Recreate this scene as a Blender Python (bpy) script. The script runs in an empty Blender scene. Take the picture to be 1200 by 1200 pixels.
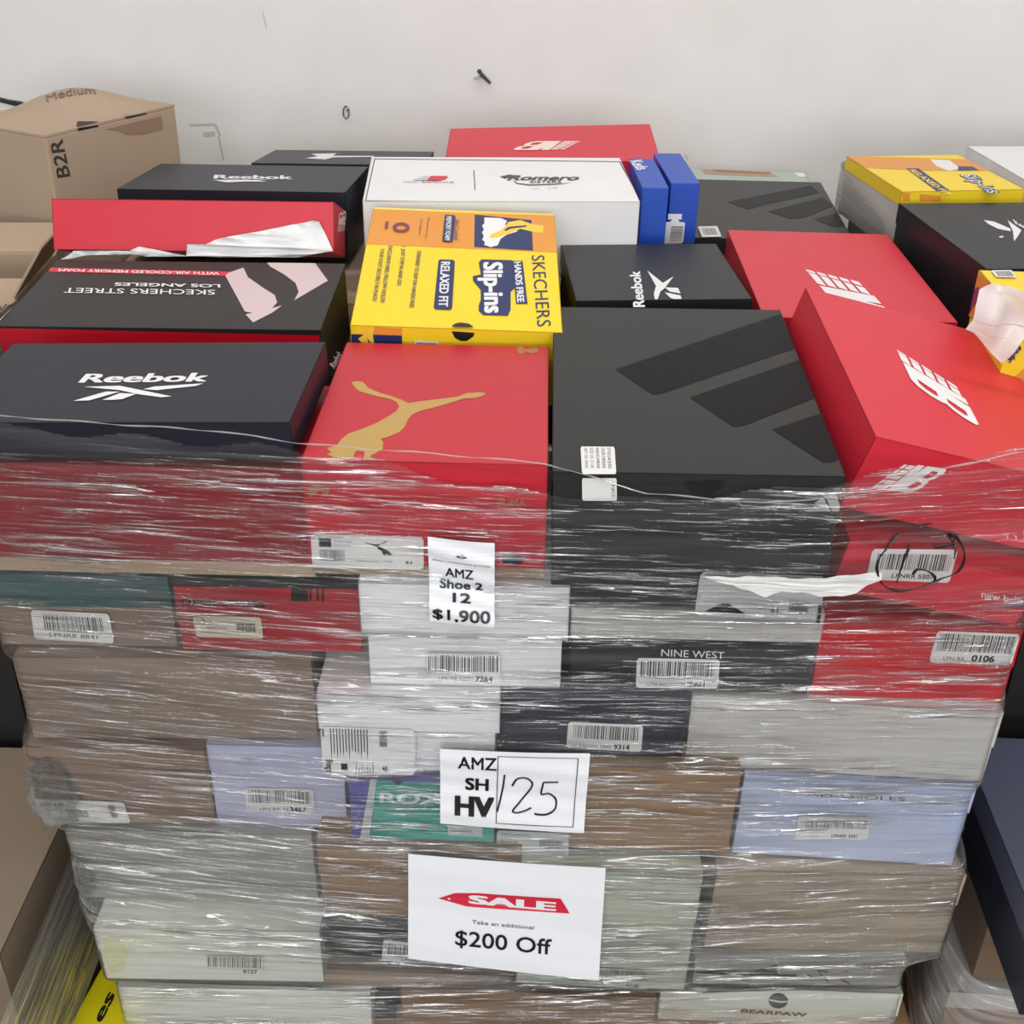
import bpy, bmesh, math, random
import numpy as np
from mathutils import Matrix, Vector, Euler
from mathutils.geometry import tessellate_polygon
BOXES = [('adidas_front', [0.1845, 0.1771, 0.991, -1.2712, 2.8241, -0.8028, 0.2838, 0.4067, 0.1619], 'shoe_box', 'big charcoal shoe box with three wide darker stripes on top and a thumb notch', 'charcoal', 'charcoal', 0.012, 0.0, 'boxes stacked on the wrapped pallet', 'lid'),
 ('puma', [-0.084, 0.1413, 0.9807, -1.0568, 0.4667, -0.2393, 0.2427, 0.3019, 0.1343], 'shoe_box', 'red shoe box with a gold leaping cat on top', 'pumared', 'kraftdk', 0.121, 0.0, 'boxes stacked on the wrapped pallet', 'lid'),
 ('navyC', [-0.3961, 0.1165, 1.0059, -1.794, 1.2184, -2.1794, 0.3593, 0.2013, 0.0417], 'shoe_box', 'flat navy shoe box with a white wordmark and crossed-stroke emblem on top', 'navytop', 'navytop', 0.04, 0.0, 'boxes stacked on the wrapped pallet', 'lid'),
 ('redE', [-0.3777, 0.1235, 0.9544, -0.3373, -0.091, -0.0224, 0.3411, 0.2085, 0.131], 'shoe_box', 'deep red shoe box with a kraft bottom edge, under the flat navy box', 'deepred', 'kraft', 0.113, 0.0, 'boxes stacked on the wrapped pallet', 'lid'),
 ('skstreetD', [-0.4224, 0.3895, 1.0055, -0.7197, 3.1882, -0.6946, 0.387, 0.2138, 0.1028], 'shoe_box', 'black shoe box with upside-down lettering, a pale S emblem and a red front strip', 'blackbox', 'blackbox', 0.007, 0.0, 'boxes stacked on the wrapped pallet', 'lid'),
 ('redF', [-0.4516, 0.6539, 1.0446, 0.9416, -20.8886, -0.1302, 0.3902, 0.1194, 0.0689], 'shoe_box', 'red box lying flat with torn white paper along its front', 'pumared2', 'pumared2', 0.069, 0.0, 'boxes stacked on the wrapped pallet', 'lid'),
 ('reebokG', [-0.4314, 0.8666, 1.0303, -3.1094, -3.1299, -0.9836, 0.3524, 0.207, 0.1028], 'shoe_box', 'dark grey shoe box lid behind the torn red box, white wordmark on top', 'navytop', 'navytop', 0.03, 0.0, 'boxes stacked on the wrapped pallet', 'lid'),
 ('blackH', [-0.3054, 1.0977, 1.0101, -0.8271, -6.8244, -0.5906, 0.2935, 0.2035, 0.0778], 'shoe_box', 'dark grey shoe box by the wall with a white arrow mark', 'navytop', 'navytop', 0.03, 0.0, 'boxes stacked on the wrapped pallet', 'lid'),
 ('nbI', [0.0558, 1.0779, 1.0443, 0.2191, 4.2946, -2.3386, 0.3619, 0.2091, 0.1128], 'shoe_box', 'red shoe box tilted up by the white wall behind the white box', 'nbred', 'nbred', 0.04, 0.0, 'boxes stacked on the wrapped pallet', 'lid'),
 ('romeroJ', [-0.0294, 0.772, 1.0604, 3.2588, 1.5213, -0.0716, 0.3975, 0.2372, 0.1128], 'shoe_box', 'white shoe box with a thin black frame and script lettering on top', 'white', 'white', 0.11, 0.0, 'boxes stacked on the wrapped pallet', 'lid'),
 ('skechers', [-0.0729, 0.4599, 1.0257, 0.8667, 9.5988, 1.4674, 0.2547, 0.3222, 0.1076], 'shoe_box', 'yellow shoe box with an orange band and navy lettering, in the middle of the pallet', 'yellow', 'yellow', 0.1, 0.0, 'boxes stacked on the wrapped pallet', 'lid'),
 ('reebokMid', [0.1843, 0.5434, 0.996, 3.1637, -0.3213, -0.6949, 0.2285, 0.2405, 0.1328], 'shoe_box', 'black shoe box with a sideways white wordmark beside the yellow box', 'blacktop', 'blacktop', 0.03, 0.0, 'boxes stacked on the wrapped pallet', 'lid'),
 ('adidasL', [0.4262, 1.0227, 0.9544, -4.4139, -0.7044, -0.7736, 0.2524, 0.3939, 0.1161], 'shoe_box', 'grey shoe box with three tone-on-tone stripes behind the red boxes', 'charcoal', 'charcoal', 0.012, 0.0, 'boxes stacked on the wrapped pallet', 'lid'),
 ('nbM', [0.4442, 0.586, 0.985, -1.3296, 0.2939, 0.1829, 0.247, 0.3764, 0.1178], 'shoe_box', 'red shoe box half hidden behind the tilted red box', 'nbred', 'nbred', 0.045, 0.0, 'boxes stacked on the wrapped pallet', 'lid'),
 ('nbN', [0.4744, 0.1872, 0.994, 0.3215, 5.0299, 13.8869, 0.2467, 0.352, 0.0878], 'shoe_box', 'red shoe box tilted down over the pallet corner, white slanted emblem on top', 'nbred', 'nbred', 0.085, 0.0, 'boxes stacked on the wrapped pallet', 'lid'),
 ('nbO1', [0.4523, 0.1633, 0.876, -2.1109, 0.1213, 11.0, 0.2048, 0.3387, 0.0618], 'shoe_box', 'red shoe box under the tilted one, with small white lettering behind film', 'nbred', 'nbred', 0.05, 0.0, 'boxes stacked on the wrapped pallet', 'lid'),
 ('nbO2', [0.4432, 0.1607, 0.7955, -2.0456, -0.0186, 0.2627, 0.2114, 0.3396, 0.0982], 'shoe_box', 'red shoe box under film with a barcode label ending 0106', 'nbred2', 'nbred2', 0.05, 0.0, 'boxes stacked on the wrapped pallet', 'lid'),
 ('greenV', [0.3914, 1.3009, 0.936, -3.0, 0.0, 0.0, 0.3483, 0.1287, 0.0728], 'shoe_box', 'pale green and white box against the wall with a kraft flap', 'palegreen', 'white', 0.012, 0.0, 'boxes stacked on the wrapped pallet', 'lid'),
 ('tealA', [-0.4665, 0.1857, 0.8198, 0.3332, -0.062, -0.0907, 0.1969, 0.3287, 0.0942], 'shoe_box', 'taupe shoe box with a dark teal lid and smudged barcode label', 'teal', 'taupe', 0.042, 0.0, 'boxes stacked on the wrapped pallet', 'lid'),
 ('deer', [-0.2625, 0.184, 0.8209, -0.1631, -0.0023, -0.2418, 0.2018, 0.329, 0.0962], 'shoe_box', 'red shoe box with a dark lid edge and small beige label', 'blackbox', 'deerred', 0.012, 0.0, 'boxes stacked on the wrapped pallet', 'lid'),
 ('white7264', [-0.0468, 0.1463, 0.8424, -0.4238, 0.1092, -0.2799, 0.2192, 0.3292, 0.1354], 'shoe_box', 'white shoe box with a deep lid and a barcode ending 7264', 'white', 'white', 0.068, 0.006, 'boxes stacked on the wrapped pallet', 'lid'),
 ('ninewest', [0.1974, 0.1505, 0.814, -0.0532, 0.2911, 0.4389, 0.2662, 0.3287, 0.1093], 'shoe_box', 'black shoe box with a pale grey lid and thin white lettering', 'palegrey', 'blackbox', 0.038, 0.003, 'boxes stacked on the wrapped pallet', 'lid'),
 ('taupe3', [-0.3845, 0.1144, 0.7208, 0.5803, 0.2467, -0.7036, 0.3297, 0.2089, 0.1164], 'shoe_box', 'wide taupe shoe box without a label under the taupe box with teal lid', 'taupe', 'taupe', 0.045, 0.0, 'boxes stacked on the wrapped pallet', 'lid'),
 ('white3', [-0.1069, 0.1327, 0.7053, -0.5516, -0.0108, -0.0982, 0.1991, 0.3295, 0.1071], 'shoe_box', 'white shoe box with a deep lid and a label full of fine print', 'white', 'white', 0.047, 0.005, 'boxes stacked on the wrapped pallet', 'lid'),
 ('navy3', [0.0988, 0.1447, 0.7027, -0.9055, 0.0631, 0.2965, 0.2026, 0.3293, 0.0852], 'shoe_box', 'navy shoe box with a barcode ending 9314', 'navydark', 'navydark', 0.04, 0.0, 'boxes stacked on the wrapped pallet', 'lid'),
 ('grey3', [0.3755, 0.1007, 0.6978, -2.5724, 0.218, 0.584, 0.338, 0.2392, 0.1017], 'shoe_box', 'wide pale grey shoe box below the red box with the 0106 barcode', 'palegrey', 'palegrey', 0.05, 0.0, 'boxes stacked on the wrapped pallet', 'lid'),
 ('brown4', [-0.4501, 0.1636, 0.5986, -0.4896, 0.2347, -0.4278, 0.2101, 0.3297, 0.1159], 'shoe_box', 'brown shoe box jutting out at the stack edge, white label low on its front', 'taupe2', 'taupe2', 0.035, 0.0, 'boxes stacked on the wrapped pallet', 'lid'),
 ('lilac4', [-0.2665, 0.1542, 0.6009, -0.3753, -0.3053, 0.3376, 0.1583, 0.2995, 0.1243], 'shoe_box', 'pale lilac shoe box with a barcode ending 3467', 'lilac', 'lilac', 0.04, 0.0, 'boxes stacked on the wrapped pallet', 'lid'),
 ('roxy4', [-0.0925, 0.1126, 0.5922, -1.2903, 0.0272, 0.0651, 0.1669, 0.2987, 0.0932], 'shoe_box', 'turquoise shoe box with a purple edge and white capital letters', 'purple', 'turq', 0.004, 0.0, 'boxes stacked on the wrapped pallet', 'lid'),
 ('brown4b', [0.1346, 0.1298, 0.6138, -0.7974, 0.016, 0.3653, 0.2582, 0.328, 0.1265], 'shoe_box', 'brown kraft shoe box beside the handwritten number sign', 'brownk', 'brownk', 0.045, 0.0, 'boxes stacked on the wrapped pallet', 'lid'),
 ('aerosoles', [0.4065, 0.1413, 0.5926, -2.102, 0.3127, 1.1373, 0.262, 0.3301, 0.1251], 'shoe_box', 'pale blue shoe box with faint grey lettering and barcode label', 'paleblue', 'paleblue', 0.04, 0.0, 'boxes stacked on the wrapped pallet', 'lid'),
 ('grey5', [-0.3768, 0.0984, 0.4767, -1.4771, 0.7331, -1.0723, 0.2972, 0.2091, 0.119], 'shoe_box', 'plain grey shoe box under the brown one that juts out', 'greybox', 'greybox', 0.04, 0.0, 'boxes stacked on the wrapped pallet', 'lid'),
 ('brown5', [-0.0992, 0.124, 0.4943, -0.4978, -0.0927, 0.0113, 0.2386, 0.328, 0.1189], 'shoe_box', 'brown kraft shoe box under the turquoise one', 'brownk', 'brownk', 0.05, 0.0, 'boxes stacked on the wrapped pallet', 'lid'),
 ('black5', [-0.0923, 0.1032, 0.3713, -3.3483, 0.0705, 0.3594, 0.2339, 0.3291, 0.0481], 'shoe_box', 'thin black shoe box with a barcode label, behind the sale sign', 'blackbox', 'blackbox', 0.02, 0.0, 'boxes stacked on the wrapped pallet', 'lid'),
 ('green5', [0.1261, 0.1073, 0.4761, -0.9093, 0.0905, 0.9007, 0.2109, 0.3281, 0.2002], 'shoe_box', 'tall pale green shoe box beside the sale sign', 'sage', 'sage', 0.08, 0.0, 'boxes stacked on the wrapped pallet', 'lid'),
 ('kraft5', [0.3939, 0.0696, 0.4643, 1.0943, 0.8111, 1.5898, 0.2963, 0.2188, 0.1357], 'shoe_box', 'beige shoe box with crinkled film, below the pale blue one', 'beige', 'beige', 0.05, 0.0, 'boxes stacked on the wrapped pallet', 'lid'),
 ('grey6r', [0.3629, 0.1, 0.3253, 0.5672, 0.0227, -0.1646, 0.2606, 0.2982, 0.0488], 'shoe_box', 'flat grey shoe box with scribbled marks below the beige one', 'greybox', 'greybox', 0.02, 0.0, 'boxes stacked on the wrapped pallet', 'lid'),
 ('white6', [-0.3612, 0.0582, 0.354, -0.2908, 0.2208, -0.5559, 0.2759, 0.2093, 0.0929], 'shoe_box', 'off-white shoe box with a barcode and a pale yellow stain', 'offwhite', 'offwhite', 0.04, 0.0, 'boxes stacked on the wrapped pallet', 'lid'),
 ('kraft6', [-0.1074, 0.13, 0.2498, -1.5, 0.0, 0.0, 0.2431, 0.297, 0.0287], 'shoe_box', 'flat kraft shoe box under the thin black one', 'kraft', 'kraft', 0.015, 0.0, 'boxes stacked on the wrapped pallet', 'lid'),
 ('white7', [-0.3317, 0.135, 0.2253, 0.0, 0.0, 0.0, 0.3253, 0.3267, 0.0898], 'shoe_box', 'white shoe box below the off-white stained one', 'offwhite', 'offwhite', 0.045, 0.0, 'boxes stacked on the wrapped pallet', 'lid'),
 ('dark7', [-0.1509, 0.16, 0.1787, -1.5, 0.0, 0.0, 0.0298, 0.3267, 0.0432], 'shoe_box', 'narrow black shoe box wedged in the lowest row on view', 'blackbox', 'blackbox', 0.04, 0.0, 'boxes stacked on the wrapped pallet', 'lid'),
 ('brown7', [0.0372, 0.16, 0.1974, -1.5, 0.0, 0.0, 0.3353, 0.3267, 0.0619], 'shoe_box', 'brown shoe box in the lowest row under the kraft box', 'brownk', 'brownk', 0.045, 0.0, 'boxes stacked on the wrapped pallet', 'lid'),
 ('white7r', [0.37, 0.165, 0.207, -1.5, 0.0, 0.0, 0.3163, 0.3267, 0.0715], 'shoe_box', 'white shoe box with a dark round emblem in the lowest row', 'offwhite', 'offwhite', 0.045, 0.0, 'boxes stacked on the wrapped pallet', 'lid'),
 ('cartA', [-0.2775, 0.46, 0.852, 0.0, 0.0, 0.0, 0.6418, 0.2277, 0.7148], 'shipping_carton', 'kraft carton inside the stack under the black box with upside-down lettering', 'kraft', 'kraft', 0.05, 0.0, None, 'lid'),
 ('cartC', [-0.4225, 0.91, 0.918, 0.0, 0.0, 0.0, 0.393, 0.6138, 0.7808], 'shipping_carton', 'kraft carton inside the stack under the white box', 'kraft', 'kraft', 0.05, 0.0, None, 'lid'), ('cartB', [0.3175, 0.91, 0.832, 0.0, 0.0, 0.0, 0.5124, 0.9702, 0.6948], 'shipping_carton', 'kraft carton inside the stack under the grey striped box', 'kraft', 'kraft', 0.05, 0.0, None, 'lid'),
 ('skP', [0.6814, 0.9454, 1.04, 8.2396, 0.0, 0.0, 0.204, 0.2318, 0.0978], 'shoe_box', 'yellow and orange shoe box by the wall on the neighbouring pallet', 'yellow', 'palegrey', 0.022, 0.0, 'boxes on the neighbouring pallets', 'lid'),
 ('reebokR', [0.7636, 0.6435, 1.03, 5.365, 0.0, 0.0, 0.3284, 0.3163, 0.1158], 'shoe_box', 'black shoe box with white emblem in front of the yellow and orange one', 'blacktop', 'blacktop', 0.03, 0.0, 'boxes on the neighbouring pallets', 'lid'),
 ('yellowS', [0.723, 0.3168, 1.0526, -3.0, 0.0, 0.0, 0.3025, 0.1458, 0.1023], 'shoe_box', 'yellow shoe box half covered by white plastic, in front of the black one', 'yellow', 'yellow', 0.012, 0.0, 'boxes on the neighbouring pallets', 'lid'),
 ('yellowU', [0.8, 0.345, 0.915, 3.0, 0.0, 0.0, 0.3184, 0.2475, 0.0978], 'shoe_box', 'yellow shoe box poking out below the white plastic', 'yellow', 'yellow', 0.02, 0.0, 'boxes on the neighbouring pallets', 'lid'),
 ('whiteQ', [0.9841, 1.0466, 1.035, 4.2544, 0.0, 0.0, 0.3284, 0.2608, 0.0978], 'shoe_box', 'white shoe box behind the yellow and orange one at the frame edge', 'white', 'white', 0.05, 0.0, 'boxes on the neighbouring pallets', 'lid'),
 ('slate', [0.7469, -0.0089, 0.5, -3.0, 0.0, 0.0, 0.3284, 0.3366, 0.1178], 'shoe_box', 'slate blue shoe box on the neighbouring pallet beside the pale blue box', 'slate', 'navydark', 0.04, 0.0, 'boxes on the neighbouring pallets', 'lid'),
 ('taupeR', [0.7718, 0.0934, 0.36, -3.0, 0.0, 0.0, 0.3284, 0.2212, 0.1128], 'shoe_box', 'taupe shoe box under the slate blue one', 'taupe2', 'taupe2', 0.05, 0.0, 'boxes on the neighbouring pallets', 'lid'),
 ('whiteR', [0.7425, 0.0875, 0.235, -3.0, 0.0, 0.0, 0.3284, 0.2329, 0.0978], 'shoe_box', 'pale grey shoe box low on the neighbouring pallet, under the taupe one', 'palegrey', 'taupe2', 0.03, 0.004, 'boxes on the neighbouring pallets', 'lid'),
 ('tanL', [-0.7766, 0.0967, 0.35, 0.0, 0.0, 0.0, 0.3582, 0.3663, 0.2118], 'shoe_box', 'tan carton wrapped in film beside the leaning pallet side', 'tan', 'tan', 0.03, 0.0, 'boxes on the neighbouring pallets', 'lid'),
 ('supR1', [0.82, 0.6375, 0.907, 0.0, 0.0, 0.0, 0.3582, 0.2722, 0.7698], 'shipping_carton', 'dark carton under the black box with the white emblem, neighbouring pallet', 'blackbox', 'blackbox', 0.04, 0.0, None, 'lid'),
 ('supR2', [0.6914, 0.9554, 0.939, 8.2396, 0.0, 0.0, 0.1841, 0.2079, 0.8018], 'shipping_carton', 'grey carton under the yellow and orange box, neighbouring pallet', 'greybox', 'greybox', 0.04, 0.0, None, 'lid'),
 ('supR3', [0.8325, 0.355, 0.812, 0.0, 0.0, 0.0, 0.3333, 0.2673, 0.6748], 'shipping_carton', 'support carton coloured black to imitate deep shade, under the yellow box poking out of the plastic', 'blackbox', 'blackbox', 0.04, 0.0, None, 'lid'), ('supL1', [-0.97, 1.075, 0.723, 0.0, 0.0, 0.0, 0.4975, 0.5445, 0.5858], 'shipping_carton', 'support carton coloured black to imitate deep shade, under the open-lidded one marked B2R', 'blackbox', 'blackbox', 0.04, 0.0, None, 'lid'),  # supR3 and supL1: black colour stands in for deep shade
 ('supL2', [-0.875, 0.44, 0.72, 0.0, 0.0, 0.0, 0.3483, 0.2772, 0.5828], 'shipping_carton', 'support carton coloured black to imitate deep shade, under the open flapped carton', 'blackbox', 'blackbox', 0.04, 0.0, None, 'lid'), ('yellowB', [-0.5168, 0.0381, 0.13, -8.4592, 0.0, 0.0, 0.0995, 0.297, 0.1258], 'floor_box', 'bright yellow box on the floor between two pallets with black lettering', 'yellowB', 'yellowB', 0.02, 0.0, None, 'lid'),  # supL2: shade beside the stack is put into its black colour
 ('cartD', [-0.0825, 0.9425, 0.918, 0.0, 0.0, 0.0, 0.2637, 0.5494, 0.7808], 'shipping_carton', 'kraft carton inside the stack between the white box and the tilted red one', 'kraft', 'kraft', 0.05, 0.0, None, 'lid')]
DECALS = [('puma', 'top', 'lid', 'poly', 'gold',
  [[(-0.0988, 0.0344), (-0.0929, 0.0379), (-0.0863, 0.0367), (-0.0778, 0.0202), (-0.0654, 0.0096), (-0.0503, 0.0007), (-0.0368, -0.0096), (-0.0299, -0.0165), (-0.0136, -0.0098), (0.0075, -0.0028), (0.0226, 0.0032), (0.0313, 0.0126), (0.0452, 0.0156), (0.0525, 0.0137), (0.0503, 0.0069), (0.0414, 0.0005), (0.0291, -0.0016), (0.0174, -0.0118), (0.0029, -0.0233), (-0.0143, -0.0349),
    (-0.0225, -0.0445), (-0.0258, -0.0564), (-0.027, -0.0733), (-0.0314, -0.0868), (-0.0404, -0.0971), (-0.0489, -0.104), (-0.0453, -0.1102), (-0.0442, -0.1258), (-0.0501, -0.1354), (-0.0544, -0.1399), (-0.0532, -0.1447), (-0.0472, -0.1474), (-0.0471, -0.1499), (-0.06, -0.1499), (-0.0601, -0.1498), (-0.0612, -0.1329), (-0.0679, -0.1301), (-0.0708, -0.1334), (-0.0708, -0.1456), (-0.0753, -0.1499),
    (-0.0844, -0.1499), (-0.0862, -0.1494), (-0.0944, -0.1419), (-0.0982, -0.1397), (-0.094, -0.1358), (-0.0997, -0.1268), (-0.0909, -0.1189), (-0.0886, -0.106), (-0.0833, -0.0928), (-0.0716, -0.0823), (-0.0587, -0.0683), (-0.0474, -0.0506), (-0.04, -0.0363), (-0.0387, -0.0256), (-0.0423, -0.015), (-0.051, -0.0067), (-0.064, -0.0015), (-0.0774, 0.0052), (-0.0877, 0.0121), (-0.094, 0.0231)]]),
 ('puma', 'top', 'lid', 'poly', 'golddim', [[(0.0837, 0.1466), (0.0878, 0.1499), (0.0887, 0.1499), (0.094, 0.1402), (0.1014, 0.1459), (0.1089, 0.1445), (0.109, 0.1323), (0.1016, 0.1284), (0.0948, 0.1332), (0.0889, 0.1242), (0.0841, 0.1309)]]), ('puma', 'front', 'lid', 'text', 'golddim', 'PUMA', [(0.0723, -0.0479), (0.1001, -0.0471), (0.0722, -0.0387)], 0.02),
 ('puma', 'front', 'lid', 'poly', 'golddim', [[(-0.1178, -0.032), (-0.1089, -0.0269), (-0.095, -0.0314), (-0.097, -0.0395), (-0.1066, -0.0349), (-0.1158, -0.0433)]]), ('puma', 'front', 'lid', 'poly', 'black', [[(0.0761, -0.1056), (0.0813, -0.1027), (0.0959, -0.1036), (0.0995, -0.1084), (0.0975, -0.1153), (0.0873, -0.1184), (0.0785, -0.1159)]]),
 ('puma', 'front', 'sticker', 'size_label', 'sticker', [(-0.1179, -0.0843), (-0.0027, -0.085), (-0.0037, -0.1247), (-0.1188, -0.1246)],
  [('poly', 'black', [(0.07, 0.62), (0.18, 0.62), (0.18, 0.88), (0.07, 0.88)]), ('bars', 0.07, 0.2, 0.3, 0.55, 3), ('text', 'EUR UK US 44.5', 0.2, 0.66, 0.36, 0.72, 0, 'black'), ('text', 'JPN USA F CHN', 0.2, 0.77, 0.36, 0.83, 0, 'black'),
   ('poly', 'black',
    [(0.68, 0.8535888501742162), (0.6613953488372093, 0.856794425087108), (0.652093023255814, 0.8215331010452962), (0.6148837209302326, 0.7766550522648084), (0.5869767441860465, 0.7365853658536585), (0.5288372093023256, 0.7622299651567945), (0.4916279069767442, 0.7926829268292683), (0.46, 0.7926829268292683), (0.49627906976744185, 0.7622299651567945), (0.538139534883721, 0.7173519163763067),
     (0.5800000000000001, 0.6724738675958188), (0.5916279069767442, 0.6051567944250871), (0.632093023255814, 0.5330313588850174), (0.6288372093023256, 0.47693379790940765), (0.6483720930232558, 0.44167247386759584), (0.638139534883721, 0.41282229965156797), (0.66, 0.41602787456446), (0.6581395348837209, 0.4609059233449478), (0.673953488372093, 0.4609059233449478),
     (0.6767441860465117, 0.4288501742160279), (0.7032558139534884, 0.4208362369337979), (0.7204651162790698, 0.44808362369337984), (0.7032558139534884, 0.5009756097560976), (0.6846511627906977, 0.5650871080139374), (0.6404651162790698, 0.621184668989547), (0.6055813953488373, 0.6933101045296168), (0.6018604651162791, 0.7173519163763067), (0.6172093023255814, 0.7606271777003485),
     (0.6544186046511629, 0.7894773519163764)]),
   ('text', 'SNEAKER BLACK WHITE', 0.38, 0.2, 0.72, 0.26, 0, 'black'), ('text', '8.5', 0.84, 0.18, 0.9, 0.26, 0.02, 'black')],
  None),
 ('adidas_front', 'top', 'lid', 'poly', 'stripe', [[(-0.0716, 0.025), (0.1409, 0.19), (0.1409, 0.0887), (-0.0247, -0.0343), (-0.0335, -0.036)]]), ('adidas_front', 'top', 'lid', 'poly', 'stripe', [[(0.0064, -0.0417), (0.1409, 0.0575), (0.1409, -0.0388), (0.0552, -0.1044), (0.0457, -0.1067)]]),
 ('adidas_front', 'top', 'lid', 'poly', 'stripe', [[(0.0849, -0.1118), (0.1409, -0.0741), (0.1409, -0.1703), (0.1321, -0.1769), (0.1247, -0.1771)]]), ('adidas_front', 'front', 'body', 'poly', 'decalgrey', [[(0.108, -0.0405), (0.1178, -0.0326), (0.1232, -0.0401)]]), ('adidas_front', 'front', 'body', 'poly', 'decalgrey', [[(0.1154, -0.0306), (0.1233, -0.0246), (0.1328, -0.0399), (0.124, -0.0401)]]),
 ('adidas_front', 'front', 'body', 'poly', 'decalgrey', [[(0.1251, -0.0228), (0.133, -0.0172), (0.1409, -0.0333), (0.1409, -0.0393), (0.1342, -0.0399)]]), ('adidas_front', 'front', 'body', 'poly', 'black', [[(-0.0137, -0.0086), (0.0257, -0.0065), (0.0236, -0.0147), (0.017, -0.021), (0.007, -0.0232), (-0.0034, -0.0207), (-0.0103, -0.0154)]]),
 ('adidas_front', 'top', 'sticker', 'size_sticker', 'sticker', [(-0.1136, -0.1566), (-0.0795, -0.1561), (-0.0799, -0.2099), (-0.113, -0.211)],
  [('text', 'ART NO IE4042', 0.1, 0.2, 0.2, 0.95, 0, 'black', 'v'), ('text', 'SIZE US 13 UK', 0.27, 0.2, 0.37, 0.95, 0, 'black', 'v'), ('text', 'MADE IN CAMBODIA', 0.44000000000000006, 0.2, 0.54, 0.95, 0, 'black', 'v'), ('text', 'COLOR CORE BLACK', 0.61, 0.2, 0.71, 0.95, 0, 'black', 'v'), ('text', 'STYLE LACELESS', 0.78, 0.2, 0.8800000000000001, 0.95, 0, 'black', 'v')], None),
 ('adidas_front', 'front', 'sticker', 'size_sticker', 'sticker', [(-0.1127, -0.0059), (-0.0791, -0.0052), (-0.0775, -0.0312), (-0.1116, -0.0319)], [('text', 'NO', 0.85, 0.2, 0.95, 0.7, 0, 'black', 'v')], None),
 ('adidas_front', 'front', 'sticker', 'size_label', 'labelgrey', [(0.0118, -0.114), (0.1384, -0.1173), (0.1406, -0.1767), (0.0095, -0.1707)],
  [('text', 'CODECHAOS LACELESS', 0.03, 0.84, 0.48, 0.95, 0.01, 'black'), ('text', 'MEDIUM', 0.62, 0.84, 0.8, 0.95, 0.01, 'black'), ('text', 'M04696', 0.84, 0.84, 0.99, 0.95, 0.01, 'black'), ('bars', 0.74, 0.2, 0.9, 0.45, 5), ('text', '8.5', 0.6, 0.18, 0.66, 0.3, 0.01, 'black'), ('poly', 'stripe', [(0.08, 0.12), (0.2, 0.32), (0.26, 0.32), (0.4, 0.12)]),
   ('poly', 'black', [(0.97, 0.0), (1, 0.0), (1, 0.4), (0.97, 0.4)])],
  None),
 ('adidasL', 'top', 'lid', 'poly', 'stripe', [[(-0.0584, 0.0329), (0.1037, 0.1685), (0.1139, 0.1172), (0.0077, 0.0236), (-0.0255, -0.0144)]]), ('adidasL', 'top', 'lid', 'poly', 'stripe', [[(0.0071, -0.0234), (0.1163, 0.0837), (0.1243, 0.025), (0.0685, -0.0525), (0.0405, -0.0682)]]),
 ('adidasL', 'top', 'lid', 'poly', 'stripe', [[(0.0798, -0.0661), (0.1252, -0.0199), (0.1252, -0.0972), (0.115, -0.1087), (0.1025, -0.1072)]]), ('adidasL', 'top', 'sticker', 'barcode_label', 'sticker', [(-0.1189, -0.1362), (-0.0866, -0.1311), (-0.0835, -0.1929), (-0.1153, -0.1997)], [('bars', 0.15, 0.2, 0.85, 0.8, 2)], None),
 ('nbN', 'top', 'lid', 'nb', 'white', [(-0.0362, 0.0594), (-0.0422, -0.0471), (0.0216, 0.0021)]), ('nbN', 'front', 'lid', 'nb', 'white', [(-0.1049, -0.057), (-0.0514, -0.0514), (-0.0888, -0.0214)]), ('nbM', 'top', 'lid', 'nb', 'white', [(-0.0364, 0.0199), (-0.0152, -0.2094), (0.0295, -0.0131)]), ('nbI', 'top', 'lid', 'nb', 'cream', [(0.057, 0.0108), (-0.0494, 0.0164), (0.0348, -0.0383)]),
 ('redF', 'right', 'lid', 'nb', 'cream', [(-0.0255, -0.0408), (-0.0112, -0.0058), (0.056, -0.034)]), ('nbO1', 'front', 'lid', 'text', 'white', 'new balance', [(0.0528, -0.0341), (0.1131, -0.0326), (0.049, -0.0252)], 0.012),
 ('nbO1', 'front', 'sticker', 'barcode_label', 'sticker', [(-0.0776, -0.0033), (0.0061, 0.0159), (0.0132, -0.0241), (-0.0713, -0.0403)], [('bars', 0.08, 0.35, 0.95, 0.85, 7), ('text', 'LPNRR 5507', 0.3, 0.1, 0.8, 0.24, 0.01, 'black')], None),
 ('nbO2', 'front', 'sticker', 'barcode_label', 'sticker', [(0.0152, -0.0042), (0.1019, -0.004), (0.1014, -0.0455), (0.0142, -0.0457)], [('bars', 0.05, 0.38, 0.95, 0.92, 1), ('text', 'LPN RR', 0.16, 0.1, 0.42, 0.22, 0, 'black'), ('text', '0106', 0.5, 0.1, 0.78, 0.3, 0.03, 'black')], None),
 ('navyC', 'top', 'lid', 'text', 'white', 'Reebok', [(-0.0656, -0.0069), (0.071, -0.0049), (-0.0647, 0.016)], 0.03), ('navyC', 'top', 'lid', 'poly', 'white', [[(0.0099, -0.0245), (0.019, -0.0179), (0.0699, -0.0102), (0.0631, -0.0168), (0.0248, -0.0268)]]),
 ('navyC', 'top', 'lid', 'poly', 'white', [[(-0.0558, -0.0182), (-0.0184, -0.0155), (0.045, -0.042), (0.0347, -0.0441), (0.009, -0.0368), (-0.0148, -0.0265)]]), ('navyC', 'top', 'lid', 'poly', 'white', [[(-0.0544, -0.0521), (-0.0279, -0.0301), (-0.013, -0.0302), (-0.0384, -0.0515)]]),
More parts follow.
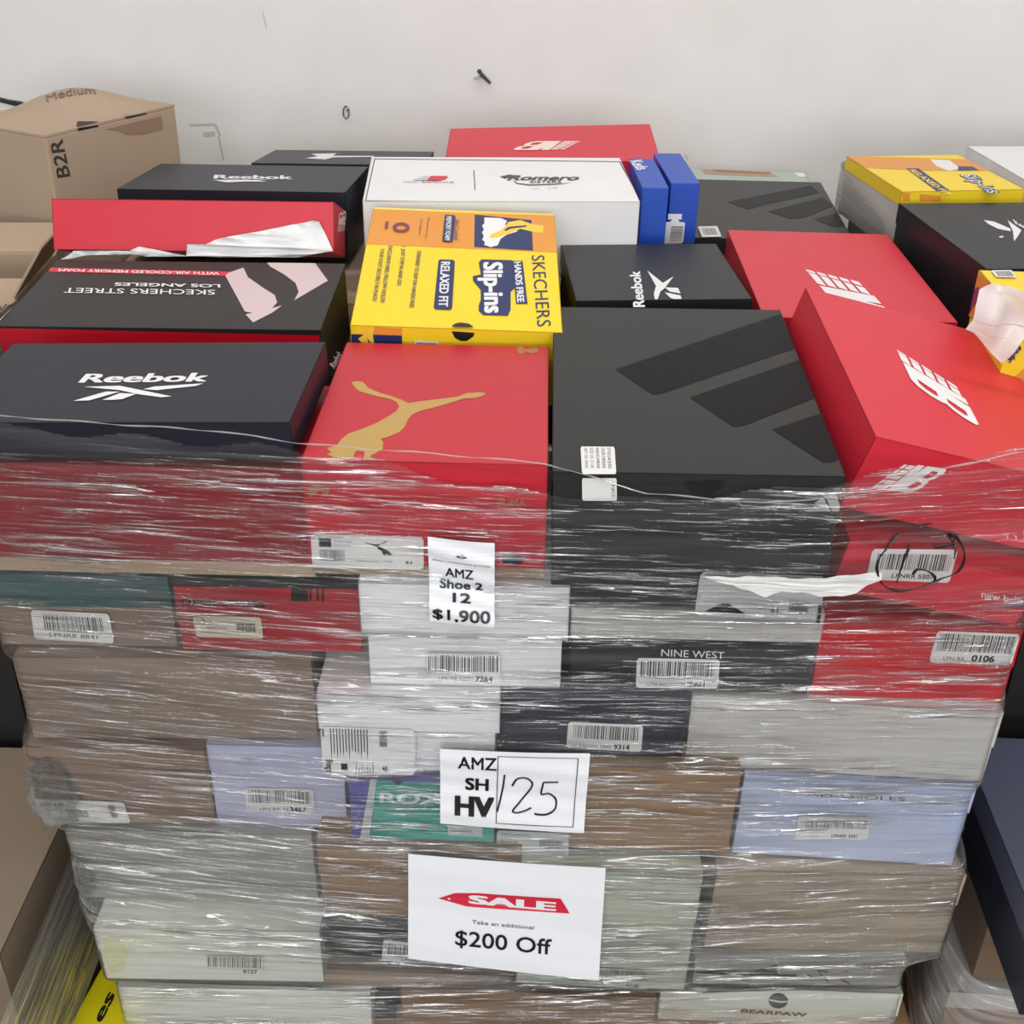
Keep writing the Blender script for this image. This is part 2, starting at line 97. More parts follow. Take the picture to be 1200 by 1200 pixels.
 ('navyC', 'top', 'lid', 'poly', 'white', [[(-0.0248, -0.0502), (-0.0118, -0.0338), (0.0062, -0.0361), (-0.0046, -0.0482), (-0.0133, -0.0502)]]), ('navyC', 'right', 'lid', 'text', 'white', 'Reebok', [(0.1305, -0.0469), (0.183, -0.0513), (0.106, -0.0296)], 0.03), ('reebokG', 'top', 'lid', 'text', 'white', 'Reebok', [(-0.0518, -0.0162), (0.0747, -0.0112), (-0.0589, 0.015)], 0.03),
 ('reebokG', 'top', 'lid', 'poly', 'white', [[(-0.0493, -0.0279), (0.0053, -0.0213), (0.0422, -0.035), (0.009, -0.0352), (-0.0217, -0.0446)]]), ('reebokG', 'top', 'lid', 'poly', 'white', [[(0.0106, -0.0233), (0.0382, -0.0188), (0.0218, -0.0295)]]), ('reebokMid', 'top', 'lid', 'text', 'white', 'Reebok', [(-0.0293, -0.1476), (-0.0156, -0.004), (-0.0444, -0.1471)], 0.03),
 ('reebokMid', 'top', 'lid', 'poly', 'white', [[(-0.0049, -0.0016), (0.0084, -0.055), (0.0271, -0.0282), (0.0075, -0.0765), (-0.0002, -0.0888), (-0.0084, -0.1192), (-0.012, -0.1192), (-0.0101, -0.097), (-0.0028, -0.0674)]]), ('reebokMid', 'top', 'lid', 'poly', 'white', [[(0.0081, -0.0728), (0.0251, -0.0759), (0.025, -0.0982), (0.0119, -0.0904)]]),
 ('reebokMid', 'top', 'lid', 'poly', 'white', [[(0.0049, -0.0926), (0.0234, -0.1055), (0.0227, -0.1192), (0.0123, -0.1192), (0.0088, -0.1147)]]), ('reebokR', 'top', 'lid', 'poly', 'white', [[(-0.0699, 0.065), (-0.0577, 0.0558), (-0.0493, 0.0211), (-0.0546, 0.0075), (-0.0676, 0.0195), (-0.0715, 0.0431)]]),
 ('reebokR', 'top', 'lid', 'poly', 'white', [[(-0.0337, 0.064), (-0.0355, 0.0335), (-0.0365, 0.0123), (-0.0565, -0.0182), (-0.0719, -0.0399), (-0.0515, 0.0075)]]), ('reebokR', 'top', 'lid', 'poly', 'white', [[(-0.0843, -0.0174), (-0.0763, -0.0135), (-0.0772, -0.0196), (-0.084, -0.0235)]]),
 ('reebokR', 'top', 'lid', 'text', 'white', 'Reebok', [(-0.0315, 0.042), (-0.0223, -0.0192), (-0.0243, 0.0682)], 0.03), ('blackH', 'top', 'lid', 'poly', 'white', [[(-0.0697, -0.0253), (-0.0521, 0.0038), (-0.0703, 0.042), (-0.026, 0.0548), (-0.0265, 0.0143), (0.0458, 0.0217), (0.0487, 0.0062), (-0.0227, -0.0089), (-0.0311, -0.0405)]]),
 ('skstreetD', 'top', 'lid', 'poly', 'rosewhite', [[(0.0409, 0.0638), (0.0606, 0.0874), (0.0734, 0.0545), (0.0997, 0.0201), (0.1194, -0.0035), (0.1269, -0.027), (0.1228, -0.0501), (0.1086, -0.0614), (0.0928, -0.0556)]]),
 ('skstreetD', 'top', 'lid', 'poly', 'rosewhite', [[(0.1527, 0.1059), (0.1789, 0.0455), (0.1468, -0.0198), (0.1477, 0.007), (0.1388, 0.0362), (0.1179, 0.0661), (0.0954, 0.0917), (0.0883, 0.1059)]]), ('skstreetD', 'top', 'lid', 'poly', 'rosewhite', [[(0.0954, -0.0645), (0.114, -0.0522), (0.1348, -0.036), (0.1263, -0.0591), (0.1096, -0.0879)]]),
 ('skstreetD', 'front', 'body', 'poly', 'redstrip', [[(-0.1925, -0.0023), (0.1912, -0.0066), (0.1893, -0.0651), (-0.1925, -0.0659)]]), ('skstreetD', 'top', 'lid', 'poly', 'nbred', [[(-0.1925, 0.0794), (0.0461, 0.0722), (0.0423, 0.0576), (-0.1898, 0.065), (-0.1925, 0.0728)]]),
 ('skstreetD', 'top', 'lid', 'text', 'white', 'WITH AIR-COOLED MEMORY FOAM', [(0.0329, 0.0697), (-0.1805, 0.0757), (0.035, 0.0605)], 0.02), ('skstreetD', 'top', 'lid', 'text', 'white', 'SKECHERS STREET', [(0.041, 0.0095), (-0.1504, 0.0105), (0.0448, -0.0068)], 0.004), ('skstreetD', 'top', 'lid', 'text', 'white', 'LOS ANGELES', [(0.0438, 0.0273), (-0.0924, 0.0292), (0.0463, 0.0166)], 0.02),
 ('skstreetD', 'right', 'body', 'poly', 'black', [[(0.0248, -0.001), (0.0302, -0.0255), (0.0008, -0.0069), (-0.0059, -0.001)]]), ('skechers', 'top', 'lid', 'poly', 'orange', [[(-0.1264, 0.1546), (0.0144, 0.1527), (0.1264, 0.1563), (0.1264, 0.0454), (0.0167, 0.0464), (-0.1264, 0.0483)]]),
 ('skechers', 'top', 'lid', 'poly', 'yellowpale', [[(0.1264, 0.1601), (0.1264, 0.1564), (-0.1264, 0.1546), (-0.1264, 0.1601)]]), ('skechers', 'top', 'lid', 'poly', 'navyprint', [[(0.0151, 0.1496), (0.0945, 0.1389), (0.0952, 0.0471), (0.0164, 0.051)]]),
 ('skechers', 'top', 'lid', 'poly', 'white', [[(0.0286, 0.1414), (0.0514, 0.1415), (0.0603, 0.1335), (0.0575, 0.1209), (0.0702, 0.1122), (0.0748, 0.1023), (0.0597, 0.0909), (0.0516, 0.0783), (0.0477, 0.0587), (0.0384, 0.0528), (0.0293, 0.059), (0.0308, 0.0661), (0.0264, 0.0745), (0.0289, 0.0835), (0.026, 0.0952), (0.0286, 0.1045), (0.0257, 0.1164), (0.0289, 0.1228)]]),
 ('skechers', 'top', 'lid', 'poly', 'yellowshoe', [[(0.0619, 0.1299), (0.0792, 0.1376), (0.0962, 0.1255), (0.1108, 0.1236), (0.1094, 0.1004), (0.0958, 0.1029), (0.0789, 0.1105), (0.063, 0.0941), (0.0462, 0.0808), (0.0368, 0.0789), (0.038, 0.0902), (0.0515, 0.1034), (0.0583, 0.1173)]]),
 ('skechers', 'top', 'lid', 'poly', 'navyprint', [[(0.0564, 0.105), (0.063, 0.1153), (0.0873, 0.1222), (0.0867, 0.1173), (0.0652, 0.1094), (0.0586, 0.1016)]]), ('skechers', 'top', 'lid', 'text', 'navyprint', 'SKECHERS', [(0.0928, 0.0333), (0.097, -0.1502), (0.1106, 0.0358)], 0.0),
 ('skechers', 'top', 'lid', 'poly', 'navyprint', [[(0.0233, 0.0088), (0.0271, 0.0168), (0.0663, 0.0177), (0.0708, 0.0114), (0.0704, -0.0569), (0.0649, -0.0676), (0.0648, -0.1124), (0.0611, -0.1272), (0.0312, -0.1274), (0.0256, -0.1176), (0.0254, -0.103), (0.0276, -0.0905), (0.0272, -0.0653), (0.0171, -0.0427), (0.0163, -0.0296), (0.0265, -0.0246)]]),
 ('skechers', 'top', 'lid', 'text', 'white', 'Slip-ins', [(0.03, 0.0093), (0.0335, -0.1224), (0.0551, 0.0113)], 0.035), ('skechers', 'top', 'lid', 'poly', 'navyprint', [[(0.0671, 0.0156), (0.0808, 0.0166), (0.0859, -0.0962), (0.0717, -0.0972)]]), ('skechers', 'top', 'lid', 'text', 'white', 'HANDS FREE', [(0.0697, 0.0125), (0.0735, -0.0941), (0.0786, 0.0143)], 0.03),
 ('skechers', 'top', 'lid', 'poly', 'navyprint', [[(-0.0293, 0.0074), (-0.0274, 0.0114), (-0.0102, 0.0116), (-0.0079, 0.0063), (-0.0072, -0.1137), (-0.009, -0.1182), (-0.0276, -0.1181), (-0.0297, -0.1134)]]), ('skechers', 'top', 'lid', 'text', 'white', 'RELAXED FIT', [(-0.0255, 0.0049), (-0.0239, -0.112), (-0.0136, 0.0059)], 0.025),
 ('skechers', 'top', 'lid', 'text', 'navyprint', 'DESIGNED TO SLIP ON HANDS FREE.', [(-0.0583, 0.0329), (-0.0593, -0.1175), (-0.053, 0.0322)], 0.01), ('skechers', 'top', 'lid', 'text', 'navyprint', '1  JUST STEP IN AND GO.', [(-0.0793, 0.0443), (-0.0782, -0.064), (-0.0742, 0.0436)], 0.01),
 ('skechers', 'top', 'lid', 'text', 'navyprint', 'EXCLUSIVE HEEL PILLOW HOLDS', [(-0.0969, 0.0429), (-0.0957, -0.1069), (-0.0916, 0.0422)], 0.01), ('skechers', 'top', 'lid', 'text', 'navyprint', 'YOUR FOOT SECURELY IN PLACE!', [(-0.1068, 0.0347), (-0.1057, -0.1042), (-0.1015, 0.034)], 0.01),
 ('skechers', 'top', 'lid', 'poly', 'navyprint', [[(-0.0263, 0.1397), (-0.0248, 0.1424), (-0.013, 0.1409), (-0.0115, 0.1372), (-0.0126, 0.0648), (-0.014, 0.0612), (-0.0253, 0.0614), (-0.0267, 0.0648)]]), ('skechers', 'top', 'lid', 'text', 'white', 'MEMORY FOAM', [(-0.0235, 0.1375), (-0.0233, 0.0651), (-0.0162, 0.1368)], 0.02),
 ('skechers', 'top', 'lid', 'text', 'navyprint', 'Air-Cooled', [(-0.0115, 0.1286), (-0.0111, 0.0673), (-0.0049, 0.1279)], 0), ('skechers', 'top', 'lid', 'text', 'navyprint', 'Stretch Fit', [(-0.0492, 0.1315), (-0.0502, 0.0681), (-0.0464, 0.1317)], 0), ('skechers', 'top', 'lid', 'text', 'navyprint', 'Goodyear', [(-0.0589, 0.1276), (-0.0592, 0.0762), (-0.0561, 0.1278)], 0),
 ('skechers', 'top', 'lid', 'poly', 'purpleprint',
  [[(-0.073, 0.0989), (-0.0731, 0.0951), (-0.0741, 0.0916), (-0.0757, 0.0885), (-0.0778, 0.086), (-0.0805, 0.0844), (-0.0833, 0.0836), (-0.0863, 0.0839), (-0.0891, 0.0851), (-0.0916, 0.0871), (-0.0936, 0.0899), (-0.095, 0.0933), (-0.0956, 0.0969), (-0.0955, 0.1007), (-0.0946, 0.1043), (-0.0931, 0.1074), (-0.0909, 0.1099), (-0.0882, 0.1116), (-0.0853, 0.1124), (-0.0823, 0.1121), (-0.0795, 0.1109),
    (-0.077, 0.1088), (-0.075, 0.1059), (-0.0736, 0.1026)],
   [(-0.0773, 0.0985), (-0.0774, 0.0963), (-0.078, 0.0942), (-0.079, 0.0924), (-0.0803, 0.091), (-0.082, 0.09), (-0.0837, 0.0895), (-0.0856, 0.0897), (-0.0873, 0.0904), (-0.0889, 0.0916), (-0.0901, 0.0932), (-0.0909, 0.0952), (-0.0913, 0.0973), (-0.0912, 0.0995), (-0.0907, 0.1016), (-0.0897, 0.1034), (-0.0883, 0.1049), (-0.0867, 0.1059), (-0.0849, 0.1063), (-0.0831, 0.1062), (-0.0813, 0.1055),
    (-0.0798, 0.1043), (-0.0785, 0.1026), (-0.0777, 0.1006)]]),
 ('skechers', 'top', 'lid', 'poly', 'purpleprint', [[(-0.1066, 0.113), (-0.1023, 0.1134), (-0.1024, 0.094), (-0.1062, 0.0936)]]), ('skechers', 'top', 'lid', 'poly', 'black', [[(-0.0057, -0.1601), (-0.0056, -0.1578), (-0.0013, -0.1524), (0.0046, -0.1501), (0.0143, -0.1522), (0.0197, -0.1584), (0.0199, -0.1601)]]),
 ('skechers', 'front', 'lid', 'poly', 'black', [[(-0.0062, -0.0033), (0.0213, -0.0043), (0.0205, -0.0094), (0.0124, -0.0164), (0.0052, -0.0166), (-0.002, -0.0125)]]), ('skechers', 'front', 'lid', 'poly', 'navyprint', [[(-0.1264, -0.0122), (-0.0655, -0.0118), (-0.0657, -0.0232), (-0.1264, -0.0238)]]),
 ('skechers', 'front', 'lid', 'poly', 'orange', [[(-0.0986, -0.001), (-0.0653, -0.0019), (-0.0655, -0.0118), (-0.1001, -0.0116)]]), ('skechers', 'front', 'lid', 'poly', 'yellowshoe', [[(-0.1117, -0.0016), (-0.0993, -0.0016), (-0.1006, -0.0116), (-0.0993, -0.0246), (-0.1029, -0.0247), (-0.1079, -0.0157), (-0.1058, -0.0248), (-0.1149, -0.0233), (-0.1183, -0.0184), (-0.1126, -0.0134)]]),
 ('skechers', 'front', 'sticker', 'barcode_label', 'sticker', [(-0.0505, -0.0167), (-0.0212, -0.0177), (-0.0211, -0.0278), (-0.051, -0.0268)], [('bars', 0.1, 0.2, 0.9, 0.75, 9)], None), ('romeroJ', 'top', 'lid', 'poly', 'ink', [[(-0.1927, 0.1035), (0.1955, 0.0929), (0.1959, 0.0966), (-0.1928, 0.1073)]]),
 ('romeroJ', 'top', 'lid', 'poly', 'ink', [[(0.1948, 0.0933), (0.1978, -0.042), (0.1978, 0.0409), (0.1966, 0.0961)]]), ('romeroJ', 'top', 'lid', 'poly', 'ink', [[(-0.1083, -0.1176), (-0.1945, -0.1158), (-0.1944, -0.1176)]]), ('romeroJ', 'top', 'lid', 'poly', 'ink', [[(-0.1937, -0.1176), (-0.192, 0.1047), (-0.1935, 0.106), (-0.1951, -0.1168), (-0.194, -0.1176)]]),
 ('romeroJ', 'top', 'lid', 'poly', 'ink', [[(-0.0378, 0.0409), (-0.0381, -0.0631), (-0.0368, -0.0628), (-0.0365, 0.0412)]]), ('romeroJ', 'top', 'lid', 'text', 'ink', 'Romero', [(0.0113, -0.0127), (0.1183, -0.0115), (0.0216, 0.0154)], 0.03), ('romeroJ', 'top', 'lid', 'poly', 'ink', [[(0.0015, 0.0065), (0.0171, 0.0175), (0.0289, 0.009), (0.0165, 0.0023), (0.0086, -0.0042)]]),
 ('romeroJ', 'top', 'lid', 'poly', 'ink', [[(0.0203, -0.0126), (0.027, -0.0273), (0.0445, -0.0354), (0.0866, -0.0308), (0.1096, -0.0243), (0.0862, -0.035), (0.0442, -0.0406), (0.0253, -0.0315)]]), ('romeroJ', 'top', 'lid', 'text', 'ink', 'SISTERS', [(0.0449, -0.0281), (0.0923, -0.0266), (0.0462, -0.0165)], 0.01),
 ('romeroJ', 'top', 'lid', 'text', 'labelgrey', 'NY', [(0.0473, -0.0621), (0.0582, -0.062), (0.0486, -0.0509)], 0), ('romeroJ', 'top', 'lid', 'text', 'labelgrey', 'LA', [(0.0711, -0.0578), (0.0846, -0.0556), (0.0725, -0.0476)], 0), ('romeroJ', 'top', 'lid', 'poly', 'decalgrey', [[(-0.1301, -0.0164), (-0.1132, 0.0072), (-0.1066, 0.0073), (-0.1054, -0.0161)]]),
 ('romeroJ', 'top', 'lid', 'poly', 'nbred', [[(-0.1084, -0.0162), (-0.1036, 0.0073), (-0.0801, 0.0076), (-0.0765, 0.0012), (-0.0831, -0.0117), (-0.092, -0.0181)]]), ('romeroJ', 'top', 'lid', 'text', 'ink', 'new', [(-0.1429, -0.0271), (-0.1216, -0.0279), (-0.1425, -0.0208)], 0),
 ('romeroJ', 'top', 'lid', 'text', 'nbred', 'balance', [(-0.1156, -0.0278), (-0.0682, -0.0283), (-0.1152, -0.0205)], 0.01), ('deer', 'front', 'body', 'text', 'black', 'DEER STAGS', [(-0.0934, -0.0363), (-0.0024, -0.0367), (-0.0923, -0.0279)], 0.03), ('deer', 'front', 'body', 'poly', 'black', [[(0.0277, -0.0094), (0.0458, -0.0095), (0.0444, -0.0286), (0.0262, -0.0285)]]),
 ('deer', 'front', 'body', 'poly', 'black', [[(0.0474, -0.0113), (0.0462, -0.0274), (0.0485, -0.0273), (0.0497, -0.0112)]]), ('deer', 'front', 'body', 'poly', 'black', [[(0.055, -0.0116), (0.0539, -0.0277), (0.0562, -0.0276), (0.0573, -0.0115)]]), ('deer', 'front', 'body', 'poly', 'black', [[(0.0607, -0.0119), (0.0596, -0.028), (0.0619, -0.028), (0.063, -0.0119)]]),
 ('deer', 'front', 'sticker', 'size_label', 'labelbeige', [(-0.0825, -0.0482), (-0.0082, -0.049), (-0.0077, -0.0779), (-0.0814, -0.0766)], [('text', '2', 0.12, 0.6, 0.17, 0.9, 0.02, 'black'), ('bars', 0.62, 0.3, 0.9, 0.7, 4), ('text', 'DEER STAGS BLK', 0.2, 0.4, 0.5, 0.5, 0, 'black')], None),
 ('tealA', 'front', 'sticker', 'barcode_label', 'sticker', [(-0.0557, -0.0453), (0.0289, -0.0488), (0.0288, -0.0886), (-0.0584, -0.0839)], [('bars', 0.15, 0.35, 0.9, 0.85, 11), ('text', 'LPNRR 8841', 0.2, 0.12, 0.8, 0.26, 0, 'black')], None),
 ('white7264', 'front', 'sticker', 'barcode_label', 'white', [(-0.0402, -0.0867), (0.0377, -0.0865), (0.038, -0.1243), (-0.0411, -0.1245)], [('bars', 0.02, 0.38, 0.98, 0.95, 13), ('text', 'LPN RR NZ71', 0.16, 0.06, 0.62, 0.2, 0, 'black'), ('text', '7264', 0.66, 0.04, 0.9, 0.24, 0.03, 'black')], None),
 ('ninewest', 'front', 'body', 'text', 'white', 'NINE WEST', [(-0.034, -0.0602), (0.0336, -0.0619), (-0.0345, -0.0504)], -0.005),
 ('ninewest', 'front', 'sticker', 'barcode_label', 'sticker', [(-0.06, -0.0622), (0.0292, -0.0616), (0.0307, -0.1006), (-0.0582, -0.1027)], [('bars', 0.05, 0.38, 0.95, 0.9, 17), ('text', 'LPN RR OVE24', 0.14, 0.08, 0.6, 0.2, 0, 'black'), ('text', '8901', 0.63, 0.06, 0.84, 0.26, 0.03, 'black')], None),
 ('navy3', 'front', 'sticker', 'barcode_label', 'sticker', [(-0.0295, -0.0356), (0.0532, -0.0373), (0.0538, -0.0756), (-0.0303, -0.0733)], [('bars', 0.08, 0.4, 0.94, 0.9, 19), ('text', 'LPN RR 9A42', 0.18, 0.08, 0.6, 0.2, 0, 'black'), ('text', '9314', 0.63, 0.06, 0.84, 0.26, 0.03, 'black')], None),
 ('white3', 'front', 'sticker', 'fine_print_label', 'sticker', [(-0.0972, -0.0418), (0.0073, -0.0429), (0.0056, -0.1087), (-0.0983, -0.1113)],
  [('poly', 'ink', [(0.1, 0.3082425402465809), (0.112, 0.5), (0.112, 0.97), (0.1, 0.97)]), ('poly', 'ink', [(0.132, 0.41319193770606943), (0.14400000000000002, 0.5), (0.14400000000000002, 0.97), (0.132, 0.97)]), ('poly', 'ink', [(0.164, 0.306828910008779), (0.176, 0.5), (0.176, 0.97), (0.164, 0.97)]),
   ('poly', 'ink', [(0.196, 0.37129600158140885), (0.20800000000000002, 0.5), (0.20800000000000002, 0.97), (0.196, 0.97)]), ('poly', 'ink', [(0.228, 0.37556779385068234), (0.24, 0.5), (0.24, 0.97), (0.228, 0.97)]), ('poly', 'ink', [(0.26, 0.4959776261049059), (0.272, 0.5), (0.272, 0.97), (0.26, 0.97)]),
   ('poly', 'ink', [(0.29200000000000004, 0.30593138630593963), (0.304, 0.5), (0.304, 0.97), (0.29200000000000004, 0.97)]), ('poly', 'ink', [(0.324, 0.5484424361988526), (0.336, 0.5), (0.336, 0.97), (0.324, 0.97)]), ('poly', 'ink', [(0.356, 0.48675440940413905), (0.368, 0.5), (0.368, 0.97), (0.356, 0.97)]), ('poly', 'ink', [(0.388, 0.4413021168988886), (0.4, 0.5), (0.4, 0.97), (0.388, 0.97)]),
   ('poly', 'ink', [(0.42000000000000004, 0.35515426955156193), (0.432, 0.5), (0.432, 0.97), (0.42000000000000004, 0.97)]), ('poly', 'ink', [(0.45199999999999996, 0.5005787313499368), (0.46399999999999997, 0.5), (0.46399999999999997, 0.97), (0.45199999999999996, 0.97)]), ('poly', 'ink', [(0.484, 0.3342516911001945), (0.496, 0.5), (0.496, 0.97), (0.484, 0.97)]),
   ('poly', 'ink', [(0.02, 0.8), (0.035, 0.8), (0.035, 0.96), (0.02, 0.96)]), ('poly', 'black', [(0.2, 0.1), (0.27, 0.1), (0.27, 0.25), (0.2, 0.25)]), ('text', 'Bongo', 0.04, 0.06, 0.12, 0.32, 0.02, 'black', 'v'), ('bars', 0.62, 0.62, 0.7, 0.95, 23, 'v'), ('text', '45', 0.64, 0.1, 0.7, 0.2, 0.02, 'black'), ('poly', 'ink', [(0.36, 0.05), (0.368, 0.05), (0.368, 0.3466801354350626), (0.36, 0.15)]),
   ('poly', 'ink', [(0.39, 0.05), (0.398, 0.05), (0.398, 0.18276844828093974), (0.39, 0.15)]), ('poly', 'ink', [(0.42, 0.05), (0.428, 0.05), (0.428, 0.2694667887865718), (0.42, 0.15)]), ('poly', 'ink', [(0.44999999999999996, 0.05), (0.45799999999999996, 0.05), (0.45799999999999996, 0.151797219533511), (0.44999999999999996, 0.15)]),
   ('poly', 'ink', [(0.48, 0.05), (0.488, 0.05), (0.488, 0.2273142565287259), (0.48, 0.15)]), ('poly', 'ink', [(0.51, 0.05), (0.518, 0.05), (0.518, 0.15883201158629992), (0.51, 0.15)]), ('poly', 'ink', [(0.54, 0.05), (0.548, 0.05), (0.548, 0.3413305935428472), (0.54, 0.15)])],
  None),
 ('brown4', 'front', 'sticker', 'size_label', 'sticker', [(-0.1056, -0.0774), (-0.0, -0.0803), (0.0038, -0.1136), (-0.1004, -0.1155)], [('bars', 0.3, 0.25, 0.55, 0.6, 29), ('bars', 0.8, 0.25, 0.88, 0.85, 31), ('text', 'SIZE 8 M', 0.05, 0.72, 0.3, 0.86, 0.01, 'black')], None),
 ('lilac4', 'front', 'sticker', 'barcode_label', 'sticker', [(-0.0395, -0.0631), (0.0413, -0.062), (0.0408, -0.0995), (-0.041, -0.1007)], [('bars', 0.05, 0.38, 0.95, 0.93, 37), ('text', 'LPN RR 55', 0.2, 0.06, 0.62, 0.2, 0, 'black'), ('text', '3467', 0.64, 0.04, 0.88, 0.24, 0.03, 'black')], None),
 ('roxy4', 'front', 'body', 'poly', 'labelgrey', [[(-0.0575, -0.0022), (-0.0546, -0.001), (-0.0504, -0.001), (-0.063, -0.0932), (-0.0733, -0.0932)]]), ('roxy4', 'front', 'body', 'poly', 'purple', [[(-0.0824, -0.0018), (-0.0642, -0.001), (-0.0575, -0.001), (-0.0733, -0.0932), (-0.0824, -0.0932)]]),
 ('roxy4', 'front', 'body', 'text', 'white', 'ROXY', [(-0.0486, -0.0357), (0.0441, -0.0343), (-0.0475, -0.0201)], 0.02), ('roxy4', 'front', 'body', 'poly', 'ink', [[(-0.0172, -0.001), (-0.0265, -0.0084), (-0.0362, -0.001)]]), ('roxy4', 'front', 'body', 'poly', 'ink', [[(-0.0017, -0.0669), (0.0034, -0.0647), (0.0037, -0.0787), (-0.001, -0.0777)]]),
 ('roxy4', 'front', 'sticker', 'size_label', 'labelgrey', [(0.0287, -0.0654), (0.069, -0.0662), (0.0691, -0.0815), (0.0291, -0.0814)], [('text', 'WMNS 8', 0.1, 0.3, 0.7, 0.6, 0, 'black')], None),
 ('brown4b', 'front', 'sticker', 'size_label', 'labelgrey', [(-0.1419, -0.0996), (-0.0588, -0.101), (-0.0577, -0.1394), (-0.1424, -0.1384)], [('bars', 0.6, 0.35, 0.92, 0.68, 41), ('text', 'STEVE 7264 BROWN', 0.06, 0.8, 0.45, 0.9, 0, 'black'), ('text', 'BLACK', 0.06, 0.5, 0.3, 0.62, 0, 'black'), ('text', '8', 0.06, 0.15, 0.1, 0.3, 0.02, 'black')], None),
 ('aerosoles', 'front', 'lid', 'text', 'ink', 'AEROSOLES', [(-0.0563, -0.0278), (0.0552, -0.0268), (-0.0571, -0.0213)], -0.008), ('aerosoles', 'front', 'sticker', 'barcode_label', 'sticker', [(-0.0614, -0.0577), (0.02, -0.0528), (0.0236, -0.0889), (-0.0607, -0.0941)], [('bars', 0.12, 0.5, 0.98, 0.85, 43), ('text', 'LPNRR 3341', 0.5, 0.1, 0.85, 0.25, 0.01, 'black')], None),
 ('black5', 'front', 'sticker', 'barcode_label', 'sticker', [(-0.0431, -0.013), (0.037, -0.0175), (0.0346, -0.0489), (-0.0459, -0.0501)], [('bars', 0.08, 0.3, 0.95, 0.85, 47), ('text', 'LPNRR 2218', 0.3, 0.06, 0.8, 0.2, 0, 'black')], None),
 ('green5', 'front', 'sticker', 'barcode_label', 'sage', [(-0.0151, -0.1626), (0.0568, -0.1638), (0.0585, -0.1969), (-0.0142, -0.1956)], [('bars', 0.03, 0.45, 0.97, 0.95, 53), ('text', '4186', 0.62, 0.05, 0.85, 0.28, 0.02, 'black')], None),
 ('white6', 'front', 'sticker', 'barcode_label', 'offwhite', [(-0.0052, -0.0434), (0.0655, -0.0444), (0.0624, -0.0761), (-0.0089, -0.0735)], [('bars', 0.03, 0.35, 0.97, 0.95, 59), ('text', '8127', 0.65, 0.04, 0.9, 0.24, 0.02, 'black')], None),
 ('white6', 'front', 'body', 'poly', 'stain', [[(-0.1282, -0.0169), (-0.1084, -0.0191), (-0.1011, -0.043), (-0.1137, -0.0761), (-0.1298, -0.0831), (-0.131, -0.0491)]]), ('grey6r', 'front', 'lid', 'poly', 'stripe', [[(-0.1293, -0.0245), (-0.0592, -0.0217), (-0.0279, -0.0089), (-0.0249, -0.0271), (-0.0018, -0.028), (-0.0017, -0.0342), (-0.0577, -0.0353), (-0.1293, -0.0251)]]),
 ('grey6r', 'front', 'lid', 'poly', 'ink', [[(0.0097, -0.0277), (0.0184, -0.0334), (0.0189, -0.0313), (0.0101, -0.0256)]]), ('grey6r', 'front', 'lid', 'poly', 'ink', [[(0.025, -0.0253), (0.0394, -0.0428), (0.0403, -0.0411), (0.0259, -0.0237)]]), ('grey6r', 'front', 'lid', 'poly', 'ink', [[(0.0517, -0.0349), (0.0681, -0.0465), (0.0685, -0.0445), (0.0522, -0.0329)]]),
 ('grey6r', 'front', 'lid', 'poly', 'ink', [[(0.067, -0.0073), (0.0754, -0.0187), (0.0764, -0.0172), (0.068, -0.0058)]]), ('grey6r', 'front', 'lid', 'poly', 'ink', [[(0.054, -0.0214), (0.0607, -0.0221), (0.0604, -0.0198), (0.0537, -0.0191)]]), ('grey6r', 'front', 'lid', 'poly', 'ink', [[(0.0224, -0.0218), (0.0371, -0.0236), (0.0369, -0.0212), (0.0222, -0.0195)]]),
 ('white7r', 'front', 'lid', 'poly', 'ink',
  [[(0.0106, -0.0223), (0.0107, -0.0257), (0.0102, -0.029), (0.0091, -0.032), (0.0073, -0.0345), (0.0051, -0.0365), (0.0026, -0.0378), (-0.0002, -0.0383), (-0.0031, -0.0381), (-0.006, -0.0372), (-0.0087, -0.0355), (-0.011, -0.0332), (-0.0129, -0.0304), (-0.0142, -0.0273), (-0.015, -0.0239), (-0.0151, -0.0205), (-0.0145, -0.0173), (-0.0133, -0.0143), (-0.0116, -0.0118), (-0.0094, -0.0099),
    (-0.0069, -0.0086), (-0.0041, -0.0081), (-0.0012, -0.0083), (0.0016, -0.0092), (0.0043, -0.0109), (0.0066, -0.0131), (0.0085, -0.0159), (0.0099, -0.019)]]),
 ('white7r', 'front', 'lid', 'poly', 'offwhite', [[(-0.0145, -0.0205), (0.0013, -0.0238), (0.0109, -0.0223), (0.0112, -0.0248), (0.0017, -0.0271), (-0.0141, -0.0239)]]), ('white7r', 'front', 'lid', 'text', 'darkred', 'BEARPAW', [(-0.0486, -0.0499), (0.039, -0.053), (-0.0483, -0.0422)], 0.02),
 ('skP', 'top', 'lid', 'poly', 'orange', [[(-0.091, 0.1149), (0.0036, 0.098), (0.101, 0.0798), (0.101, -0.0001), (0.0018, 0.0094), (-0.0996, 0.0334), (-0.101, 0.0648), (-0.101, 0.1149)]]), ('skP', 'top', 'lid', 'poly', 'white', [[(0.0358, 0.0837), (0.0668, 0.0756), (0.0592, 0.0199), (0.0331, 0.0045), (0.0256, 0.0366)]]),
 ('skP', 'top', 'lid', 'poly', 'navyprint', [[(0.0631, 0.0342), (0.0867, 0.0297), (0.0852, 0.0038), (0.0476, 0.0035)]]), ('skP', 'top', 'lid', 'poly', 'navyprint', [[(-0.0337, 0.0261), (-0.0119, 0.0246), (-0.0232, -0.1149), (-0.0453, -0.1149)]]), ('skP', 'top', 'lid', 'text', 'yellowpale', 'RELAXED FIT', [(-0.0332, 0.0146), (-0.0408, -0.1403), (-0.0211, 0.0167)], 0.02),
